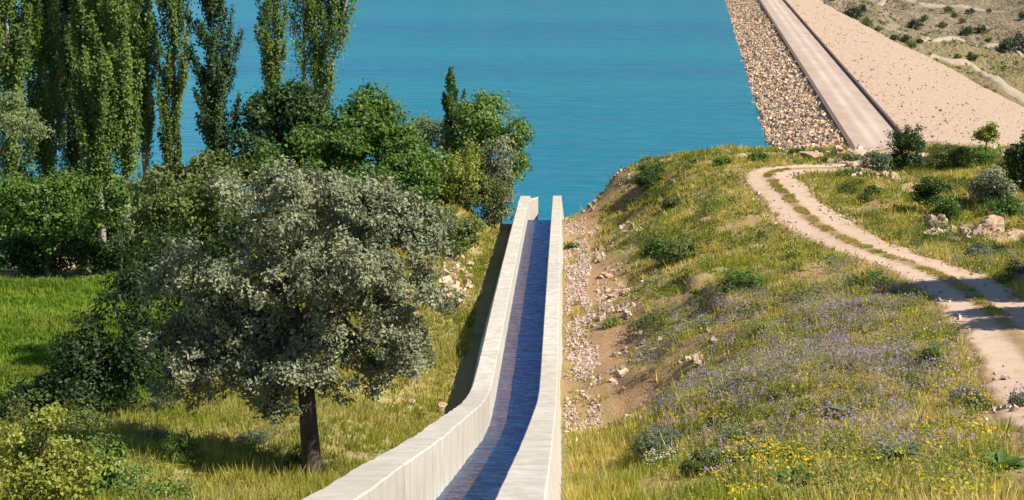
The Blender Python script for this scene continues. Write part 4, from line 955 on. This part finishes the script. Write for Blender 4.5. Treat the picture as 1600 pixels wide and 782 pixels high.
# ---------------------------------------------------------------- trees outside the right edge whose shade falls on the track
def side_tree(label, x, D, ht, r, seed):
    base = np.array((x, D, z1(x, D))); root = empty('roadside_tree', base, label, 'tree', 'trees beyond the right edge')
    ls = [(base+np.array((0, 0, ht*.68)), (r, r, ht*.3)), (base+np.array((-r*.45, .3, ht*.55)), (r*.7, r*.6, ht*.2)), (base+np.array((r*.5, -.4, ht*.6)), (r*.7, r*.7, ht*.22))]
    C, (V, F, T) = crown_mesh(ls, 'mid', .34, .24, 4.6, 24, .38); obj('crown', mesh('crown', V-base, F, T), M['leaf'], root)
    m = limbs(base, base+np.array((0, 0, ht*.65)), C[rng.choice(len(C), 10, replace=False)], .16); m.transform(__import__('mathutils').Matrix.Translation(-Vector(base))); obj('trunk', m, M['bark'], root)
side_tree('broad tree outside the right edge shading the track', 28.8, 67.6, 10.5, 3.7, 1)
side_tree('leafy tree outside the right edge beside the shading tree', 34.5, 68.5, 10.5, 3.6, 2)
side_tree('narrow tree outside the right edge nearest the camera', 25.6, 55.4, 7.5, 1.9, 3)
side_tree('slim tree outside the right edge between its neighbours', 26.6, 59.3, 7.8, 1.7, 4)

# ---------------------------------------------------------------- shrubs on the far hillside
def far_mesh(seed, kind='hill'):
    ls = [((0, 0, .55), (.8, .8, .5)), ((.45, .2, .4), (.55, .5, .4)), ((-.5, -.1, .38), (.5, .5, .38)), ((.1, -.3, .8), (.45, .45, .4))]
    C, (V, F, T) = crown_mesh([(np.array(c), np.array(r)) for c, r in ls], kind, .16, .12, 7, 8, .1); return mesh('crown', V, F, T)
FM = [far_mesh(i) for i in range(3)]; FMo = [far_mesh(9, 'olive'), far_mesh(10, 'olive')]
TV, TF = tube([(0, 0, -.3), (.02, 0, .2), (0, .02, .7)], [.07, .06, .02], 6); TM = mesh('trunk', TV, TF, smooth=True)
for i, (lab, px, py, r, o) in enumerate([
  ('large dark tree above the dam face at the top edge', 1330, 20, 17, 0), ('small dark shrub beside the large tree at the top edge', 1345, 12, 10, 0), ('low olive shrub right of the large top tree', 1355, 34, 12, 1),
  ('left dark shrub of the row along the dam face', 1398, 58, 9, 0), ('middle dark shrub of the row along the dam face', 1414, 60, 10, 0), ('right low shrub of the row along the dam face', 1424, 69, 10, 1), ('small round shrub at the right end of that row', 1437, 64, 6, 0),
  ('dark shrub on the gully edge in the middle of the hillside', 1430, 36, 12, 0), ('small shrub right of the gully shrub', 1444, 28, 8, 1), ('brownish shrub high on the hillside', 1482, 14, 9, 1), ('small dark shrub below the brownish one', 1492, 23, 7, 1),
  ('conical dark shrub high on the hillside', 1516, 17, 8, 0), ('tiny dark shrub right of the conical one', 1545, 17, 6, 1), ('small shrub pair member in the middle of the hillside', 1504, 32, 7, 1), ('low shrub left of the middle pair', 1474, 38, 8, 1),
  ('dark green shrub at the left of the bushy pair', 1509, 48, 12, 0), ('dark green shrub at the right of the bushy pair', 1532, 44, 10, 0), ('round lone shrub beside the valley road', 1519, 88, 10, 0), ('low dark shrub left of the round lone shrub', 1497, 88, 7, 1),
  ('large dark tree clump at the right edge of the hillside', 1570, 70, 17, 0), ('tall dark tree at the right edge of the hillside', 1592, 65, 20, 0), ('dark shrub at the upper right corner', 1598, 24, 9, 0), ('low olive shrub on the slope over the dam face', 1372, 45, 8, 1), ('small olive bush near the valley meadow', 1545, 62, 7, 1)]):
    g = fhit(px, py+r*.7); sc = r*g[1]/2400
    root = empty('hillside_shrub', g, lab, 'shrub', 'shrubs on the far hillside'); root.scale = (sc*1.05, sc*1.05, sc*1.15); root.rotation_euler = (0, 0, i*1.7)
    obj('crown', (FMo if o else FM)[i % (2 if o else 3)], M['leaf'], root); obj('trunk', TM, M['bark'], root)
x, D = scatter(4200, 60, 330, 560, 900); Hq = farH(x, D); wd = x-HEADD*D
kp = (wd > 50) & (fbm(x/35, D/35, 501, 3) > .5); x, D, Hq = x[kp], D[kp], Hq[kp]; m = len(x)
C = np.stack((x, D, CAMZ-Hq+.3), 1); idx = np.repeat(np.arange(m), 16); Pn = C[idx]+rng.normal(size=(len(idx), 3))*np.array((.55, .55, .3))*(.5+1.1*rng.random(m)**2)[idx][:, None]
V, F, T = leaf_quads(Pn, np.repeat([[0, 0, .5]], len(idx), 0), .7, .45, pal('olive', rng.random(m)[idx]*.8)); tag(obj('hillside_scrub', mesh('hillside_scrub', V, F, T), M['leaf']), kind='stuff')
print('tris', sum(len(o.data.loop_triangles) if o.data.loop_triangles else sum(len(p.vertices)-2 for p in o.data.polygons) if len(o.data.polygons) < 200 else 2*len(o.data.polygons) for o in COL.objects if o.type == 'MESH'), 'objects', len(COL.objects))
